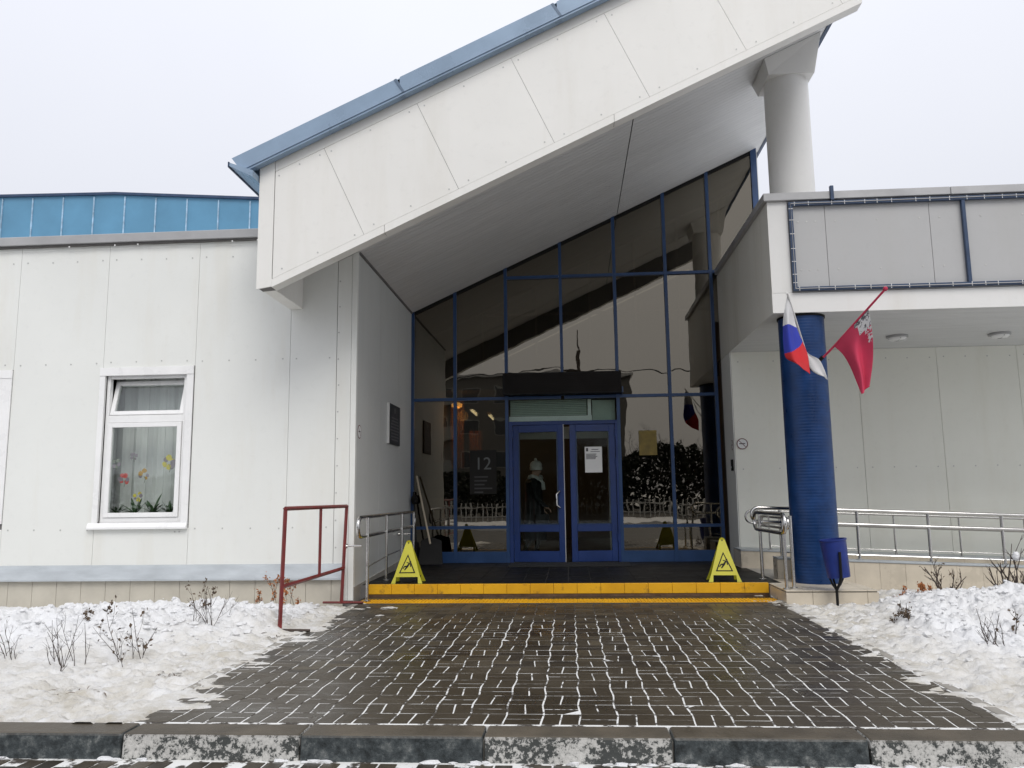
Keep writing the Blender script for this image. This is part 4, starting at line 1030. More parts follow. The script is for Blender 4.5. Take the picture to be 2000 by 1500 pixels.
while z < 4.9: mb.box(2.897, 2.953, yf0-.004, yf0, z, z+.008); z += rnd.uniform(.1, .2)
tag(mb.build('lamp_clips', M['offwhite'], sf), kind='stuff')
mb = MB(); mb.tube([(2.925, yf0-.006, 3.82), (2.925, yf0-.006, 4.95), (8, yf0-.006, 4.955)], .006, 5); mb.tube([(2.92, yf0-.006, 3.825), (5, yf0-.006, 3.82), (8, yf0-.006, 3.826)], .006, 5); mb.build('lamp_rope', M['greymetal'], sf)
# ceiling lamps
for x, y, lab in ((4.865, 11.857, 'round white ceiling lamp under the canopy, nearer the column'), (6.319, 11.864, 'round white ceiling lamp under the canopy, at the right edge')):
    l = thing('ceiling_lamp', (x, y, CZ0), lab, 'lamp', 'round lamps under the canopy')
    mb = MB(); mb.lathe([(.14, CZ0-.035), (.15, CZ0-.03), (.15, CZ0-.002)], x, y, 24); mb.build('base', M['greymetal'], l, smooth=True)
    mb = MB(); mb.lathe([(.05, CZ0-.075), (.10, CZ0-.068), (.125, CZ0-.05), (.128, CZ0-.036)], x, y, 24); mb.build('diffuser', M['white'], l, smooth=True)
    mb = MB()
    for a in (0, 1.571): mb.tube([(x+.13*math.cos(a)*t_, y+.13*math.sin(a)*t_, CZ0-.078+.03*t_*t_) for t_ in (-1, -.6, 0, .6, 1)], .006, 5)
    mb.build('guard', M['greymetal'], l)
# clerestory side above the right wing
tb = thing('clerestory_side', (3.4, 15, 5), 'white upper side wall behind the tall column above the low roof', 'wall')
mb = MB(); mb.box(3.425, 3.46, 13.70, 21.3, CZ1+.1, SOF(3.42)-.03); mb.build('panel', M['panel'], tb)

# ------------------------------------------------------------------ round column
CXc, CYc, CR = 3.07, 10.42, .285
colm = thing('round_column', (CXc, CYc, .15), 'tall round column, dark blue tiled below the canopy and white above', 'column')
prof = []; z = .15
while z < CZ0-.01:
    prof += [(CR-.0007, z), (CR, z+.003), (CR, z+.035), (CR-.0007, z+.038)]; z += .039
mb = MB(); mb.lathe([p for p in prof if p[1] < CZ0-.012], CXc, CYc, 48); mb.build('blue_shaft', M['mosaic'], colm, smooth=True)
mb = MB(); mb.lathe([(CR+.012, CZ0-.03), (CR+.014, CZ0-.006)], CXc, CYc, 48); mb.build('collar', M['black'], colm)
mb = MB(); mb.lathe([(CR+.003, CZ1-.2), (CR+.003, SOF(3.07)-.30)], CXc, CYc, 48); mb.build('white_shaft', M['canopy'], colm, smooth=True)
# capital: square cap plate with sloping sides up to the soffit
mb = MB(); a = .36; zc = 6.80
x0, x1, y0, y1 = CXc-.36, CXc+.40, CYc-.36, CYc+.36
mb.hexa([(CXc-.30, CYc-.30, zc-.02), (CXc+.30, CYc-.30, zc-.02), (CXc+.30, CYc+.30, zc-.02), (CXc-.30, CYc+.30, zc-.02), (x0, y0, SOF(x0)-.004), (x1, y0, SOF(x1)-.004), (x1, y1, SOF(x1)-.004), (x0, y1, SOF(x0)-.004)])
mb.build('capital', M['canopy'], colm, bevel=.004)
# plinth under it
pl = thing('column_plinth', (3, 10.2, 0), 'low beige tiled plinth under the blue column', 'plinth')
B('slab', M['concrete'], pl, (2.47, 3.475, 9.565, 10.83, -.1, .138))
for i, (a, b_) in enumerate(((2.455, 2.75), (2.754, 3.036), (3.04, 3.36), (3.364, 3.49))):
    B('edge_tile', M['ptile'], pl, (a, b_, 9.55, 9.564, -.06, .126), bevel=.002)
    for j in range(4): B('top_tile', M['ptile'], pl, (a, b_, 9.54+j*.322, 9.858+j*.322, .1385, .15), bevel=.002)
for j in range(4): B('edge_tile', M['ptile'], pl, (2.455, 2.469, 9.566+j*.317, 9.879+j*.317, -.06, .126), bevel=.002)

# ------------------------------------------------------------------ ramp
rp_ = thing('ramp', (5, 11.8, 0), 'beige tiled access ramp under the canopy with low upstands', 'ramp')
zr = lambda x: .385-.042*(x-3.6)
def upstand(x0, x1, y0, y1, z0=-.1):
    mb = MB(); mb.prism([(x0+.012, z0), (x1, z0), (x1, zr(x1)-.024), (x0+.012, zr(x0)-.024)], y0+.0125, y1-.001); mb.build('upstand_core', M['gap'], rp_)
    x = x0+.012
    while x < x1-.05:
        b_ = min(x+.3215, x1)
        mb = MB(); mb.prism([(x+.0015, z0), (b_-.0015, z0), (b_-.0015, zr(b_)-.026), (x+.0015, zr(x)-.026)], y0, y0+.012); mb.build('ramp_tile', M['ptile'], rp_)
        x += .3215
    mb = MB(); mb.prism([(x0+.0, zr(x0)-.023), (x1, zr(x1)-.023), (x1, zr(x1)), (x0+.0, zr(x0))], y0-.012, y1); mb.build('coping', M['ledge'], rp_, bevel=.003)
    B('end_tile', M['ptile'], rp_, (x0, x0+.0115, y0+.001, y1-.002, z0, zr(x0)-.026))
upstand(2.70, 8.2, 10.85, 11.08); upstand(2.545, 8.2, 12.35, 12.89)
mb = MB(); mb.prism([(2.63, -.1), (8.2, -.1), (8.2, zr(8.2)-.2), (2.63, .149)], 11.085, 12.345); mb.build('deck', simple('ramp_deck', (.42, .40, .36), .6, 0, .2, 3), rp_)  # deck colour lightened to bounce light onto the back wall

# ------------------------------------------------------------------ handrails
def stadium(p0, p1, zt_, zb_, n=8):
    """closed loop of tube: two parallel rails joined by round ends, in the vertical plane through p0-p1"""
    p0, p1 = Vector(p0), Vector(p1); d = (p1-p0).normalized(); r = (zt_-zb_)/2; zc = (zt_+zb_)/2; pts = []
    for k in range(n+1):
        a = -math.pi/2+math.pi*k/n; pts.append((p1.x+d.x*r*math.cos(a), p1.y+d.y*r*math.cos(a), zc+r*math.sin(a)))
    for k in range(n+1):
        a = math.pi/2+math.pi*k/n; pts.append((p0.x+d.x*r*math.cos(a), p0.y+d.y*r*math.cos(a), zc+r*math.sin(a)))
    return pts
hl = thing('handrail', (-2.5, 11, .15), 'stainless steel loop handrail along the grey porch wall on the left', 'handrail', 'stainless steel handrails')
mb = MB(); mb.tube(stadium((-2.52, 9.55, 0), (-2.52, 12.82, 0), 1.03, .80), .024, 10, closed=True); mb.build('rail_loop', M['steel'], hl, smooth=True)
for y, z0 in ((9.83, .012), (10.85, .152), (11.85, .152), (12.75, .152)):
    mb = MB(); mb.tube([(-2.50, y, z0), (-2.50, y, 1.02)], .019, 10); mb.build('post', M['steel'], hl, smooth=True)
    mb = MB(); mb.lathe([(.045, z0), (.045, z0+.012), (.022, z0+.016)], -2.50, y, 14); mb.build('foot', M['steel'], hl)
mb = MB(); mb.tube([(-2.50, 9.83, .42), (-2.50, 10.85, .48), (-2.50, 12.75, .52)], .009, 8); mb.build('lower_rail', M['steel'], hl, smooth=True)
for y in (9.62, 12.6):
    mb = MB(); mb.tube([(-2.71, y, .69), (-2.52, y, .69)], .012, 8); mb.tube([(-2.708, y, .69), (-2.70, y, .69)], .03, 10); mb.build('wall_bracket', M['steel'], hl)
hs = thing('handrail', (2.48, 10.2, .15), 'short stainless steel loop handrail beside the yellow step on the right', 'handrail', 'stainless steel handrails')
mb = MB(); mb.tube(stadium((2.50, 9.72, 0), (2.46, 10.85, 0), 1.01, .79), .025, 10, closed=True); mb.build('rail_loop', M['steel'], hs, smooth=True)
mb = MB(); mb.tube(stadium((2.57, 9.80, 0), (2.53, 10.80, 0), .96, .84), .018, 10, closed=True); mb.build('inner_loop', M['steel'], hs, smooth=True)
for x, y, z0 in ((2.50, 9.68, .152), (2.47, 10.72, .155), (2.60, 9.75, .152)):
    mb = MB(); mb.tube([(x, y, z0), (x, y, .99)], .02, 10); mb.build('post', M['steel'], hs, smooth=True); mb = MB(); mb.lathe([(.048, z0), (.048, z0+.012), (.022, z0+.016)], x, y, 14); mb.build('foot', M['steel'], hs)
def ramprail(name_lab, y, x0, x1, posts, zoff, loop=True, rr=.022, pr=.02):
    h = thing('handrail', ((x0+x1)/2, y, .3), name_lab, 'handrail', 'stainless steel handrails')
    zt_ = lambda x: zr(x)+.64+zoff; zb_ = lambda x: zr(x)+.455+zoff
    mb = MB(); r = (zt_(x0)-zb_(x0))/2; zc = (zt_(x0)+zb_(x0))/2
    pts = [(x1, y, zt_(x1))]+[(x0+(x1-x0)*t_, y, zt_(x0+(x1-x0)*t_)) for t_ in (.75, .5, .25, .1)]
    pts += [(x0-r*math.sin(math.pi*k/8), y, zc+r*math.cos(math.pi*k/8)) for k in range(9)]
    pts += [(x0+(x1-x0)*t_, y, zb_(x0+(x1-x0)*t_)) for t_ in (.1, .25, .5, .75)]+[(x1, y, zb_(x1))]
    mb.tube(pts, rr, 10); mb.build('rail_loop', M['steel'], h, smooth=True)
    for x in posts:
        mb = MB(); mb.tube([(x, y+.005, zr(x)), (x, y+.005, zt_(x))], pr, 10); mb.build('post', M['steel'], h, smooth=True)
        mb = MB(); mb.lathe([(.042, zr(x)), (.042, zr(x)+.01), (.02, zr(x)+.014)], x, y+.005, 14); mb.build('foot', M['steel'], h)
    mb = MB(); mb.tube([(posts[0], y, zr(posts[0])+.06), (x1, y, zr(x1)+.06)], .008, 6); mb.build('lower_rail', M['steel'], h, smooth=True)
ramprail('stainless steel double handrail along the front edge of the ramp', 10.98, 2.52, 8.1, (2.80, 3.80, 4.71, 5.64, 6.56, 7.5), 0)
ramprail('stainless steel handrail along the wall side of the ramp, behind the front one', 12.42, 2.75, 8.1, (3.0, 3.9, 4.83, 5.77, 6.7, 7.6), -.06, rr=.018, pr=.015)

# red steel frame beside the path
rf = thing('barrier_frame', (-2.78, 8.8, 0), 'rusty red steel tube frame standing beside the path by the wall', 'barrier')
q = .021
def bar(p0, p1, r=q):
    mb = MB(); mb.tube([p0, p1], r, 4); return mb
bar((-2.80, 7.68, .005), (-2.795, 7.74, 1.175)).build('post', M['red'], rf)
bar((-2.77, 9.66, .005), (-2.765, 9.96-.15, 1.165)).build('post', M['red'], rf)
bar((-2.795, 7.72, 1.170), (-2.765, 9.83, 1.165)).build('top_rail', M['red'], rf)
bar((-2.80, 7.70, .42), (-2.768, 9.74, .42)).build('bottom_rail', M['red'], rf)
bar((-2.782, 8.82, .42), (-2.78, 8.82, 1.165), .017).build('upright', M['red'], rf)
bar((-3.05, 7.69, .022), (-2.50, 7.67, .018), .014).build('foot', M['twig'], rf); bar((-3.0, 9.67, .02), (-2.5, 9.65, .02), .014).build('foot', M['red'], rf)

# ------------------------------------------------------------------ wet floor signs
def wetsign(x, y, rz, label):
    s = thing('floor_sign', (x, y, .152), label, 'warning sign', 'yellow slippery floor signs')
    zz = .545; lean = .16
    def place(pts, off, back=False):      # pts in sign plane (u, v up), leaning back
        out = []
        for u, v, t_ in pts:
            yy = (-lean*(1-v/zz)-off+t_) if not back else (lean*(1-v/zz)+off-t_)
            out.append((x+u*math.cos(rz)-yy*math.sin(rz), y+u*math.sin(rz)+yy*math.cos(rz), .152+v))
        return out
    def slab(poly, off, th, name, mat, back=False):
        n = len(poly); mb = MB()
        vs = place([(u, v, 0) for u, v in poly], off, back)+place([(u, v, th) for u, v in poly], off, back)
        mb.add(vs, [tuple(range(n)), tuple(range(2*n-1, n-1, -1))]+[(i, i+n, (i+1) % n+n, (i+1) % n) for i in range(n)])
        return mb.build(name, mat, s)
    body = [(-.205, 0), (-.148, 0), (-.142, .082), (.142, .082), (.148, 0), (.205, 0), (.165, .10), (.036, .515), (.026, .537), (.0, .547), (-.026, .537), (-.036, .515), (-.165, .10)]
    f = slab(body, 0, .016, 'front_panel', M['yellowsign']); slab(body, 0, .016, 'back_panel', M['yellowsign'], True)
    tri = [(-.108, .130), (.108, .130), (0, .368)]
    tb_ = slab(tri, .003, .003, 'warning_triangle', M['black']); slab([(-.086, .1425), (.086, .1425), (0, .338)], .005, .002, 'triangle_face', M['yellowsign'])
    fig = [[(-.010, .225), (.020, .262), (.034, .25), (.008, .205), (-.030, .165), (-.042, .17)], [(-.008, .225), (.002, .21), (-.035, .205), (-.056, .178), (-.062, .19), (-.04, .222)], [(.018, .262), (.03, .25), (-.01, .258), (-.016, .27)], [(.03, .252), (.036, .258), (.052, .215), (.04, .205), (.036, .215)]]
    for pg in fig: slab(pg, .0065, .0015, 'slipping_figure', M['black'])
    slab([(.034+.013*math.cos(k*.785), .272+.013*math.sin(k*.785)) for k in range(8)], .0065, .0015, 'slipping_figure', M['black'])
    slab([(.009*math.cos(k*.785), .512+.009*math.sin(k*.785)) for k in range(8)], .004, .003, 'hanging_hole', M['black'])
wetsign(-2.145, 10.62, R(2), 'yellow slippery floor sign by the left steel handrail')
wetsign(1.955, 10.62, R(-4), 'yellow slippery floor sign near the blue column, right end of step')

# ------------------------------------------------------------------ bin
bn = thing('litter_bin', (2.99, 9.42, 0), 'blue tilting litter bin on black forked stand before the column', 'litter bin')
def tiltv(mb, c, ang):
    cx, cz = c; mb.v = [(cx+(x-cx)*math.cos(ang)+(z-cz)*math.sin(ang), y, cz-(x-cx)*math.sin(ang)+(z-cz)*math.cos(ang)) for x, y, z in mb.v]; return mb
mb = MB(); mb.lathe([(.118, .315), (.122, .31), (.142, .715), (.150, .72), (.150, .735), (.136, .735), (.115, .34)], 2.995, 9.42, 28)
tiltv(mb, (2.995, .52), -R(6)).build('bucket', M['bin'], bn, smooth=True)
mb = MB(); mb.tube([(2.975, 9.40, 0), (2.975, 9.40, .17), (2.99, 9.33, .25), (2.99, 9.265, .33), (2.99, 9.262, .60)], .016, 8); mb.tube([(2.975, 9.40, .17), (2.93, 9.40, .24), (2.915, 9.42, .30)], .012, 8)
mb.tube([(2.975, 9.40, .17), (3.03, 9.42, .24), (3.06, 9.42, .30)], .012, 8); mb.tube([(2.975, 9.40, .17), (2.98, 9.50, .27), (2.99, 9.56, .40)], .012, 8); mb.build('stand', M['black'], bn, smooth=True)

# ------------------------------------------------------------------ flags on the column
def smooth_cloth(rows, name, matf, mats, parent, sub=6):
    """rows: control grid of 3-D points; bilinear-with-smoothing surface of finite thickness; matf(u, v) -> slot"""
    nr, nc = len(rows), len(rows[0])
    def cat(p, t_):       # Catmull-Rom through list p
        k = min(int(t_), len(p)-2); f = t_-k
        a, b_, c, d = p[max(k-1, 0)], p[k], p[k+1], p[min(k+2, len(p)-1)]
        return .5*((2*b_)+(c-a)*f+(2*a-5*b_+4*c-d)*f*f+(3*b_-a-3*c+d)*f**3)
    G = [[Vector(p) for p in r] for r in rows]; amp_ = .012; nu, nv = (nc-1)*sub, (nr-1)*sub
    P = []
    for j in range(nv+1):
        tv = j/sub
        line = [cat([G[r][c] for r in range(nr)], min(tv, nr-1-1e-6)) for c in range(nc)]
        for i in range(nu+1): P.append(cat(line, min(i/sub, nc-1-1e-6))+Vector((0, amp_*math.sin(i/max(nu, 1)*9+j/nv*3)*(.2+j/nv), 0)))
    mb = MB()
    for j in range(nv):
        for i in range(nu):
            mb.f.append((j*(nu+1)+i, j*(nu+1)+i+1, (j+1)*(nu+1)+i+1, (j+1)*(nu+1)+i)); mb.m.append(matf((i+.5)/nu, (j+.5)/nv))
    mb.v = [tuple(p) for p in P]
    o = mb.build(name, mats, parent, smooth=True)
    sm = o.modifiers.new('thick', 'SOLIDIFY'); sm.thickness = .003; return o
H0 = Vector((3.09, 10.12, 2.86))
fh = thing('flag_holder', (3.09, 10.13, 2.86), 'small dark bracket with two sockets on the blue column', 'flag holder')
B('plate', M['black'], fh, (3.02, 3.18, 10.118, 10.134, 2.80, 2.92))
mb = MB(); mb.tube([(3.13, 10.13, 2.85), (3.20, 10.03, 2.94)], .025, 8); mb.tube([(3.06, 10.13, 2.85), (2.98, 9.98, 2.95)], .025, 8); mb.build('socket', M['black'], fh)
f2 = thing('flag', (3.2, 10.05, 2.9), 'crimson flag with white and black emblem hanging from slanted red pole', 'flag', 'flags on the column')
mb = MB(); mb.tube([(3.155, 10.10, 2.875), (3.30, 9.87, 3.05), (3.695, 9.24, 3.575)], [.014, .014, .013], 8); mb.build('pole', M['flagcrimson'], f2, smooth=True)
mb = MB(); mb.blob((3.70, 9.23, 3.585), .028, random.Random(2), 8, 6, jag=.02); mb.build('finial', M['flagcrimson'], f2, smooth=True)
rows = [[(3.30, 9.87, 3.03), (3.38, 9.73, 3.15), (3.47, 9.60, 3.27), (3.57, 9.44, 3.395)],
        [(3.36, 9.78, 2.92), (3.41, 9.66, 3.02), (3.49, 9.56, 3.14), (3.585, 9.44, 3.25)],
        [(3.40, 9.68, 2.76), (3.43, 9.56, 2.82), (3.51, 9.58, 2.96), (3.60, 9.46, 3.02)],
        [(3.42, 9.58, 2.58), (3.455, 9.50, 2.62), (3.51, 9.55, 2.72), (3.585, 9.48, 2.76)],
        [(3.435, 9.48, 2.395), (3.455, 9.47, 2.405), (3.49, 9.50, 2.45), (3.525, 9.48, 2.475)]]
def m2(u, v):
    d = u*1.0-v*.9; nzv = mnoise.noise(Vector((u*16, v*26, 3.)))+.5*mnoise.noise(Vector((u*37, v*60, 5.)))
    if v < .36 and u > .62-.25*v:
        if v < .13: return 1 if nzv > -.12 else 2
        if .13 <= v < .30 and u > .66: return 2 if nzv > -.25 else 1
        if v < .36 and u > .80 and nzv > .0: return 2
    if u > .86 and .36 <= v < .5 and nzv > .05: return 2
    return 0
smooth_cloth(rows, 'cloth', m2, [M['flagcrimson'], M['ink'], M['flagwhite']], f2, 24)
f1 = thing('flag', (2.98, 9.98, 2.95), 'white, blue and red striped flag hanging in front of the blue column', 'flag', 'flags on the column')
mb = MB(); mb.tube([(3.05, 10.10, 2.87), (2.93, 9.86, 3.02), (2.62, 9.35, 3.60)], .013, 8); mb.build('pole', M['offwhite'], f1, smooth=True)
rows = [[(2.63, 9.38, 3.58), (2.66, 9.42, 3.50), (2.70, 9.47, 3.42), (2.74, 9.54, 3.33)],
        [(2.585, 9.42, 3.36), (2.62, 9.38, 3.34), (2.68, 9.45, 3.30), (2.745, 9.52, 3.25)],
        [(2.565, 9.42, 3.18), (2.61, 9.36, 3.16), (2.69, 9.44, 3.14), (2.775, 9.50, 3.12)],
        [(2.56, 9.42, 2.98), (2.62, 9.36, 2.98), (2.71, 9.44, 3.00), (2.81, 9.50, 3.02)],
        [(2.58, 9.42, 2.84), (2.66, 9.37, 2.80), (2.76, 9.43, 2.80), (2.855, 9.50, 2.86)],
        [(2.66, 9.42, 2.78), (2.73, 9.38, 2.72), (2.80, 9.43, 2.68), (2.86, 9.48, 2.64)]]
def m1(u, v):
    t_ = v+.22*(u-.5)
    if t_ < .33: return 0
    # diagonal seams
    d = v-.30*u
    return 0 if d < .14 else (1 if d < .52 else 2)
def m1(u, v):
    d = v+.10*u
    return 0 if d < .36 else (1 if d < .72+.0*u and (v+.35*u) < .92 else 2)
smooth_cloth(rows, 'cloth', m1, [M['flagwhite'], M['flagblue'], M['flagred']], f1, 20)
rows = [[(2.74, 9.60, 3.30), (2.80, 9.66, 3.14)], [(2.80, 9.64, 3.10), (2.83, 9.66, 3.06)], [(2.89, 9.70, 2.92), (2.93, 9.72, 2.93)], [(2.94, 9.72, 2.76), (3.06, 9.76, 2.86)], [(3.00, 9.72, 2.69), (3.12, 9.78, 2.74)], [(3.10, 9.74, 2.65), (3.16, 9.80, 2.61)]]
smooth_cloth(rows, 'folded_end', lambda u, v: 0, [M['flagwhite']], f1, 8)

# ------------------------------------------------------------------ small wall fittings
pq = thing('wall_plaque', (-2.7, 12.17, 2.07), 'dark plaque with pale edge on the grey porch wall', 'plaque')
B('board', M['plaque'], pq, (-2.721, -2.690, 11.80, 12.56, 2.075, 2.69), bevel=.003); B('edge', M['offwhite'], pq, (-2.7215, -2.688, 11.785, 11.7995, 2.075, 2.69))
mb = MB(); rl = random.Random(6)
mb.prismx([(12.18+.05*math.cos(k*.785), 2.60+.05*math.sin(k*.785)) for k in range(8)], -2.6895, -2.688)
for k in range(8): 
    a = rl.uniform(.05, .18); z = 2.47-k*.048; mb.box(-2.6895, -2.688, 11.80+a, 12.56-a, z, z+.02)
tag(mb.build('lettering', simple('plaque_grey', (.11, .11, .12), .8), pq), kind='stuff')
def nosmoke(plane, cx, cz, r, label):
    if plane == 'y':
        y = CYB-.0145; s = thing('prohibition_sign', (cx, y, cz), label, 'sign')
        f = lambda u, v, d: (cx+u, y-d, cz+v)
    else:
        x = -2.721 if cx < 0 else CX; sg = 1 if cx < 0 else -1; yy = plane; s = thing('prohibition_sign', (x, yy, cz), label, 'sign')
        f = lambda u, v, d: (x+sg*(d+.001), yy+u, cz+v)
    def poly(pts, d0, d1, name, mat):
        n = len(pts); mb = MB(); mb.add([f(u, v, d0) for u, v in pts]+[f(u, v, d1) for u, v in pts], [tuple(range(n)), tuple(range(2*n-1, n-1, -1))]+[(i, i+n, (i+1) % n+n, (i+1) % n) for i in range(n)]); return mb.build(name, mat, s)
    C_ = [(math.cos(k*.2618), math.sin(k*.2618)) for k in range(24)]
    RD = simple('sign_dark_red', (.13, .025, .03), .5)
    poly([(r*a, r*b_) for a, b_ in C_], 0, .002, 'ring', RD); poly([(r*.86*a, r*.86*b_) for a, b_ in C_], .002, .003, 'face', M['paper'])
    poly([(-.55*r, -.06*r), (.5*r, -.06*r), (.5*r, .12*r), (-.55*r, .12*r)], .003, .004, 'cigarette', M['ink'])
    poly([(-.62*r, .55*r), (-.55*r, .62*r), (.62*r, -.55*r), (.55*r, -.62*r)], .004, .005, 'slash', RD)
nosmoke('y', 2.765, 2.04, .088, 'round no-smoking sign on the white wall by the porch corner')
nosmoke(10.19, -1, 2.12, .09, 'round no-smoking sign seen edge-on at the left porch corner')
nosmoke(13.05, 1, 2.03, .08, 'round no-smoking sign seen edge-on on the right porch wall')
bx = thing('entry_phone', (CX, 13.1, 1.6), 'small black entry phone on the right porch wall', 'entry phone')
B('box', M['black'], bx, (CX-.03, CX-.001, 13.02, 13.10, 1.62, 1.80), bevel=.004); B('button', M['offwhite'], bx, (CX-.033, CX-.0305, 13.045, 13.075, 1.66, 1.69))
# shovel and broom leaning in the corner by the glass
shv = thing('snow_shovel', (-2.45, 13.2, .15), 'black snow shovel with pale shaft leaning in the porch corner', 'shovel')
mb = MB(); mb.tube([(-2.60, 13.50, 1.62), (-2.30, 13.15, .50)], .016, 8); mb.build('shaft', simple('pale_wood', (.42, .36, .27), .6), shv, smooth=True)
mb = MB(); mb.prism([(-2.50, .17), (-2.08, .165), (-2.12, .55), (-2.26, .60), (-2.34, .60), (-2.46, .55)], 13.08, 13.10)
mb.v = [(x, y+.12*(z-.17)/.43, z) for x, y, z in mb.v]; mb.build('blade', M['black'], shv, bevel=.006)
brm = thing('broom', (-2.6, 13.3, .15), 'dark broom with black bristles propped behind the shovel', 'broom')
mb = MB(); mb.tube([(-2.66, 13.57, 1.35), (-2.56, 13.3, .45)], .015, 8); mb.build('shaft', M['black'], brm, smooth=True)
mb = MB(); rnd = random.Random(2)
for k in range(60):
    a = rnd.uniform(0, 6.28); r = rnd.uniform(.02, .13); mb.tube([(-2.56+.03*math.cos(a), 13.3+.03*math.sin(a), .52), (-2.55+r*math.cos(a), 13.28+r*math.sin(a), .155)], [.006, .003], 4)
tag(mb.build('bristles', M['black'], brm), kind='stuff')
mb = MB(); mb.blob((-2.63, 13.5, 1.22), .06, random.Random(3), 8, 6, (1, 1, 1.3), jag=.15); mb.build('glove', M['black'], brm, smooth=True)

# ------------------------------------------------------------------ bare shrubs and dead stems
def shrub(name, base, h, nst, spread, label, cat, seed, group=None, leaf=None, nleaf=0, thick=.010, branch=3):
    s = thing(name, base, label, cat, group); rnd = random.Random(seed); mb = MB(); lf = MB()
    def grow(p, d, ln, r, lvl):
        pts = [p]; q = Vector(p); dd = Vector(d)
        for k in range(4):
            dd = (dd+Vector((rnd.gauss(0, .13), rnd.gauss(0, .13), .06))).normalized(); q = q+dd*ln/4; pts.append(q.copy())
        mb.tube(pts, [r, r*.85, r*.7, r*.55, r*.35], 5 if lvl == 0 else 4)
        if lvl < 2:
            for _ in range(branch if lvl == 0 else 2):
                t_ = rnd.randint(1, 3); nd = (dd+Vector((rnd.gauss(0, .6), rnd.gauss(0, .6), rnd.uniform(0, .5)))).normalized()
                grow(pts[t_], nd, ln*rnd.uniform(.3, .55), r*.55, lvl+1)
        if leaf and lvl >= 0:
            for _ in range(nleaf):
                t_ = rnd.randint(2, 4); a = pts[t_]; e = rnd.uniform(.010, .022); v1 = Vector((rnd.gauss(0, 1), rnd.gauss(0, 1), rnd.gauss(0, 1))).normalized()*e; v2 = v1.cross(Vector((rnd.gauss(0, 1), rnd.gauss(0, 1), 1))).normalized()*e*.6
                c = a+Vector((rnd.gauss(0, .012), rnd.gauss(0, .012), rnd.gauss(0, .012))); lf.add([c-v1, c+v2, c+v1, c-v2+Vector((0, 0, .004))], [(0, 1, 2, 3)])
    for k in range(nst):
        a = rnd.uniform(0, 6.28); e = rnd.uniform(.1, 1)*spread
        grow(Vector(base)+Vector((rnd.gauss(0, .07), rnd.gauss(0, .07), -.03)), Vector((math.cos(a)*e, math.sin(a)*e, 1)).normalized(), h*rnd.uniform(.35, 1.1), thick*rnd.uniform(.7, 1.1), 0)
    mb.build('stems', M['twig'], s, smooth=True)
    if lf.v: tag(lf.build('dead_leaves', leaf, s), kind='stuff')
    return s
shrub('bare_shrub', (4.43, 9.95, -.02), .45, 9, .95, 'low bare shrub against the ramp wall, nearer the column', 'shrub', 4, 'bare shrubs by the ramp', M['dryleaf'], 1, .012)
sh2 = shrub('bare_shrub', (4.72, 9.15, .05), .72, 9, .55, 'taller bare shrub with a lump of snow at the right edge', 'shrub', 9, 'bare shrubs by the ramp', None, 0, .014)
mb = MB(); mb.blob((4.80, 9.12, .55), .04, random.Random(5), 9, 7, (1, 1, 1.25), jag=.12); o = mb.build('snow_lump', M['snow'], None, smooth=True, origin=(4.80, 9.12, .5)); tag(o, 'small lump of snow caught in the tall bare shrub', 'snow lump')
LW = [((-4.45, 6.15), .42, 8, 'bare forked stems sticking from snow, nearest the kerb on the left', None, 0), ((-3.85, 6.05), .46, 11, 'fan of bare stems in the snow right of the nearest ones', None, 0),
      ((-3.45, 6.3), .44, 8, 'leaning bare stems with a few dead leaves at the front of the left heap', M['dryleaf'], 1), ((-3.38, 7.4), .36, 11, 'thin dead stems on the snow heap near the red frame', None, 0),
      ((-3.75, 7.9), .26, 6, 'small dead stems on top of the snow heap below the ledge', M['dryleaf'], 2), ((-4.3, 7.2), .22, 5, 'dark leafy dead stems in the middle of the left heap', M['dryleaf'], 3),
      ((-3.72, 9.55), .34, 5, 'orange brown withered plant against the plinth, left of two', M['orangeleaf'], 4), ((-3.38, 9.55), .36, 6, 'orange brown withered plant against the plinth, right of two', M['orangeleaf'], 5)]
for i, ((x, y), h, ns, lab, lf, nl) in enumerate(LW):
    shrub('dead_stems', (x, y, max(-.02, float(hL(x, y)[0])-.02)), h, ns, .7, lab, 'dead plant', 30+i, 'dead stems in the left snow', lf, nl, .0036, 2)
RWs = [((3.35, 6.75), .34, 7, 'thin dead stems at the front of the right snow heap', M['dryleaf'], 0), ((3.12, 7.9), .24, 6, 'dead stems with dark leaves on the side of the right heap', M['dryleaf'], 3),
       ((3.55, 9.15), .15, 6, 'rust brown withered plant by the plinth corner, left of two', M['orangeleaf'], 2), ((3.82, 9.1), .14, 6, 'rust brown withered plant behind the right heap, right of two', M['orangeleaf'], 4), ((3.75, 7.2), .26, 5, 'sparse dead stems on the right heap', M['dryleaf'], 1)]
for i, ((x, y), h, ns, lab, lf, nl) in enumerate(RWs):
    shrub('dead_stems', (x, y, max(-.02, float(hR(x, y)[0])-.02)), h, ns, .7, lab, 'dead plant', 60+i, 'dead stems in the right snow', lf, nl, .005, 2)
# dark clods and scraps of turf on the trodden snow
mb = MB(); rnd = random.Random(14)
for (cx, cy, r, nn) in ((-2.95, 5.85, .06, 26), (-3.35, 5.35, .09, 26), (-2.75, 7.35, .07, 20), (-4.6, 5.3, .07, 14)):
    for k in range(nn):
        x, y = cx+rnd.gauss(0, r), cy+rnd.gauss(0, r*.6); z = float(hL(x, y)[0])
        leaf_strip(mb, (x, y, z), (rnd.gauss(0, 1), rnd.gauss(0, 1), rnd.uniform(.1, .5)), rnd.uniform(.03, .08), .005, .03)
tag(mb.build('turf_scraps', M['dryleaf']), 'scraps of dark dead grass on the trodden snow', 'dead grass', kind='stuff')

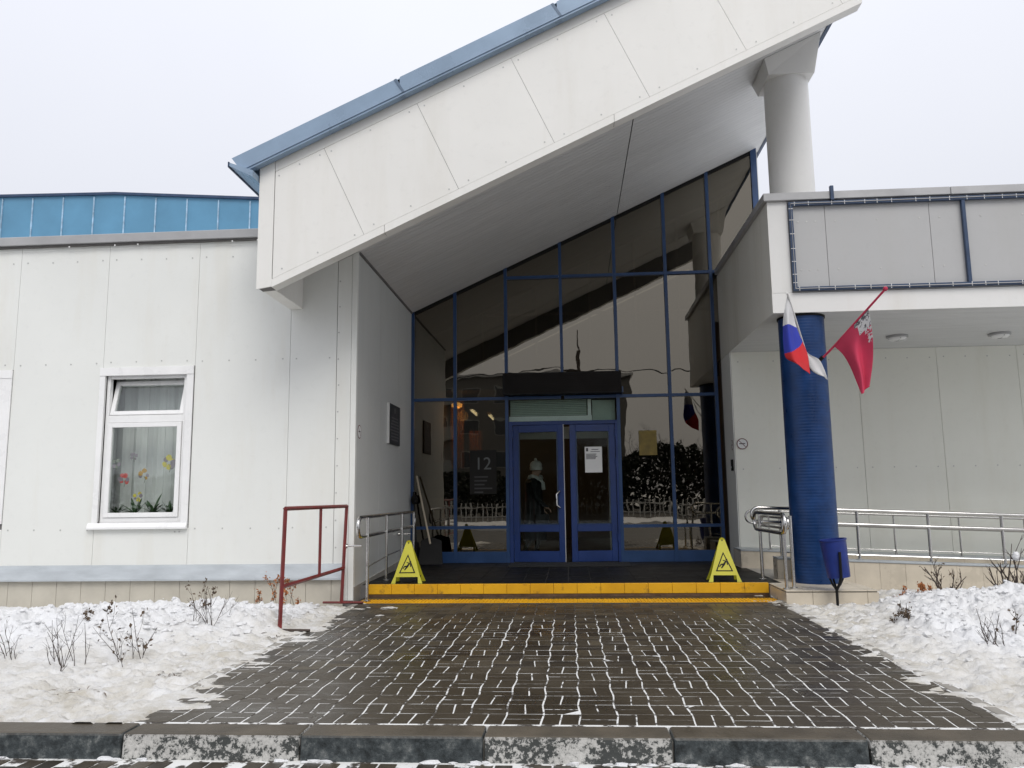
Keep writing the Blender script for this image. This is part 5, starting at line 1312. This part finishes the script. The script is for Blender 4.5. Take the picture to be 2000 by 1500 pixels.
# ------------------------------------------------------------------ what stands across the road (seen mirrored in the glass)
m = MB(); m.box(-60, 60, -12.3, -6.5, -.2, .0); tag(m.build('verge', M['snow']), kind='structure')
m = MB(); m.box(-60, 60, -46, -12.3, -.2, -.02); tag(m.build('far_ground', simple('dark_soil', (.05, .046, .04), .8, 0, .5, .6)), kind='structure')
ab = thing('apartment_block', (-10, -46, 0), 'grey four-storey apartment block across the road, mirrored in the glass', 'building')
B('wall', M['apart'], ab, (-26, 5.5, -56, -46, 0, 12.3))
for fl in range(4):
    for i in range(10):
        x = -25+i*3.05; z = .9+fl*3.0
        if i % 3 == 1: B('balcony', M['apartband'], ab, (x-.2, x+2.4, -45.98, -45.0, z-.6, z+.45))
        f_ = B('window', M['apartband'], ab, (x, x+1.7, -46, -45.95, z, z+1.5)); B('pane', M['apartwin'], f_, (x+.1, x+1.6, -45.95, -45.93, z+.1, z+1.4))
B('roof_edge', M['greymetal'], ab, (-26.2, 5.7, -56.2, -45.7, 12.301, 12.6))
up_ = thing('utility_pole', (.5, -20, 0), 'tall dark utility pole across the road, mirrored in the glass', 'utility pole')
mb = MB(); mb.tube([(.5, -20, 0), (.5, -20, 8), (.5, -20, 9.9)], [.16, .13, .11], 10); mb.tube([(.5, -20, 9.9), (.5, -20, 11.2)], .04, 8); mb.build('post', M['bark'], up_, smooth=True); B('crossarm', M['bark'], up_, (-.4, 1.4, -20.16, -20.04, 8.75, 8.87))
for dx in (-.3, 1.3):
    wv = MB(); wv.tube([(x, -20.1+dx*.1, 8.9-.55*math.sin(math.pi*((x+24.5) % 25)/25)) for x in range(-49, 51)], .016, 4)
    tag(wv.build('overhead_wire', M['black'], None, origin=(.5, -20, 8.8)), 'thin overhead wire at the utility pole, '+('left one' if dx < 0 else 'right one'), 'wire', 'overhead wires')
def bare_tree(x, y, h, seed, label):
    t_ = thing('bare_tree', (x, y, 0), label, 'tree', 'trees across the road'); rnd = random.Random(seed); mb = MB(); cr = MB()
    def grow(p, d, ln, r, lvl, mbx):
        pts = [p]; q = p.copy(); dd = d.copy()
        for k in range(4): dd = (dd+Vector((rnd.gauss(0, .12), rnd.gauss(0, .12), .05))).normalized(); q = q+dd*ln/4; pts.append(q.copy())
        mbx.tube(pts, [r, r*.9, r*.75, r*.6, r*.4], 6 if lvl < 2 else 3)
        if lvl < 4:
            for _ in range((6, 5, 4, 4)[lvl]):
                s_ = pts[rnd.randint(1 if lvl else 2, 4)]; nd = (dd*.6+Vector((rnd.gauss(0, .7), rnd.gauss(0, .7), rnd.uniform(0, .6)))).normalized(); grow(s_, nd, ln*rnd.uniform(.45, .7), r*.5, lvl+1, cr)
    grow(Vector((x, y, 0)), Vector((0, 0, 1)), h*.55, h*.022, 0, mb)
    mb.build('trunk', M['bark'], t_, smooth=True); cr.build('crown', M['bark'], t_)
for i, (x, y, h) in enumerate(((7.5, -27, 5.2), (10.5, -30, 5.6), (13.5, -26, 5.0), (17, -29, 5.8), (4.5, -33, 4.6))):
    bare_tree(x, y, h, i+5, ('first', 'second', 'third', 'fourth', 'lowest')[i]+' bare tree of the row across the road, mirrored in the glass')
FG = simple('fence_grey', (.33, .33, .32), .8, 0, .3, 4)
fc = thing('picket_fence', (0, -12, 0), 'low white picket fence across the road, mirrored in the glass', 'fence')
mb = MB(); B('rail', FG, fc, (-14, 14, -12.03, -12, .25, .3)); B('rail', FG, fc, (-14, 14, -12.03, -12, .72, .77))
pm = None
for i in range(110):
    x = -14+i*.257
    if pm is None:
        pm = B('picket', FG, fc, (x-.03, x+.03, -12.045, -12.031, .05, .95)); x_0 = x
    else:
        o = pm.copy(); col.objects.link(o); o.location = (x-x_0, 0, 0)
hd = thing('hedge', (14, -22, 0), 'tall dark uneven hedge of bushes across the road, mirrored in the glass', 'hedge')
mb = MB(); rnd = random.Random(77)
for k in range(15000):
    x = rnd.uniform(3.2, 30) if k % 3 else rnd.uniform(3.2, 16); top = 3.9+1.0*mnoise.noise(Vector((x*.55, 0, 0)))+.7*mnoise.noise(Vector((x*1.7, 3, 0)))-.9*max(0, 1-(x-3.2)/1.5)
    z = rnd.uniform(0, 1)**.8*top; y = -22+rnd.uniform(-1.2, 1.2); e = .14
    v1 = Vector((rnd.gauss(0, 1), rnd.gauss(0, 1), rnd.gauss(0, 1))).normalized()*e; v2 = v1.cross(Vector((rnd.gauss(0, 1), rnd.gauss(0, 1), 1))).normalized()*e*.7
    c = Vector((x, y, z)); mb.add([c-v1, c+v2, c+v1, c-v2], [(0, 1, 2, 3)])
tag(mb.build('foliage', M['needle'], hd), kind='stuff')
hd2 = thing('hedge', (-14, -24, 0), 'dark hedge of bushes before the apartment block, mirrored in the glass', 'hedge')
mb = MB()
for k in range(9000):
    x = rnd.uniform(-26, 1.0); top = 2.5+.9*mnoise.noise(Vector((x*.5, 9, 0)))+.5*mnoise.noise(Vector((x*1.7, 5, 0)))
    z = rnd.uniform(0, 1)**.8*top; y = -24+rnd.uniform(-1.0, 1.0); e = .15
    v1 = Vector((rnd.gauss(0, 1), rnd.gauss(0, 1), rnd.gauss(0, 1))).normalized()*e; v2 = v1.cross(Vector((rnd.gauss(0, 1), rnd.gauss(0, 1), 1))).normalized()*e*.7
    c = Vector((x, y, z)); mb.add([c-v1, c+v2, c+v1, c-v2], [(0, 1, 2, 3)])
tag(mb.build('foliage', M['needle'], hd2), kind='stuff')
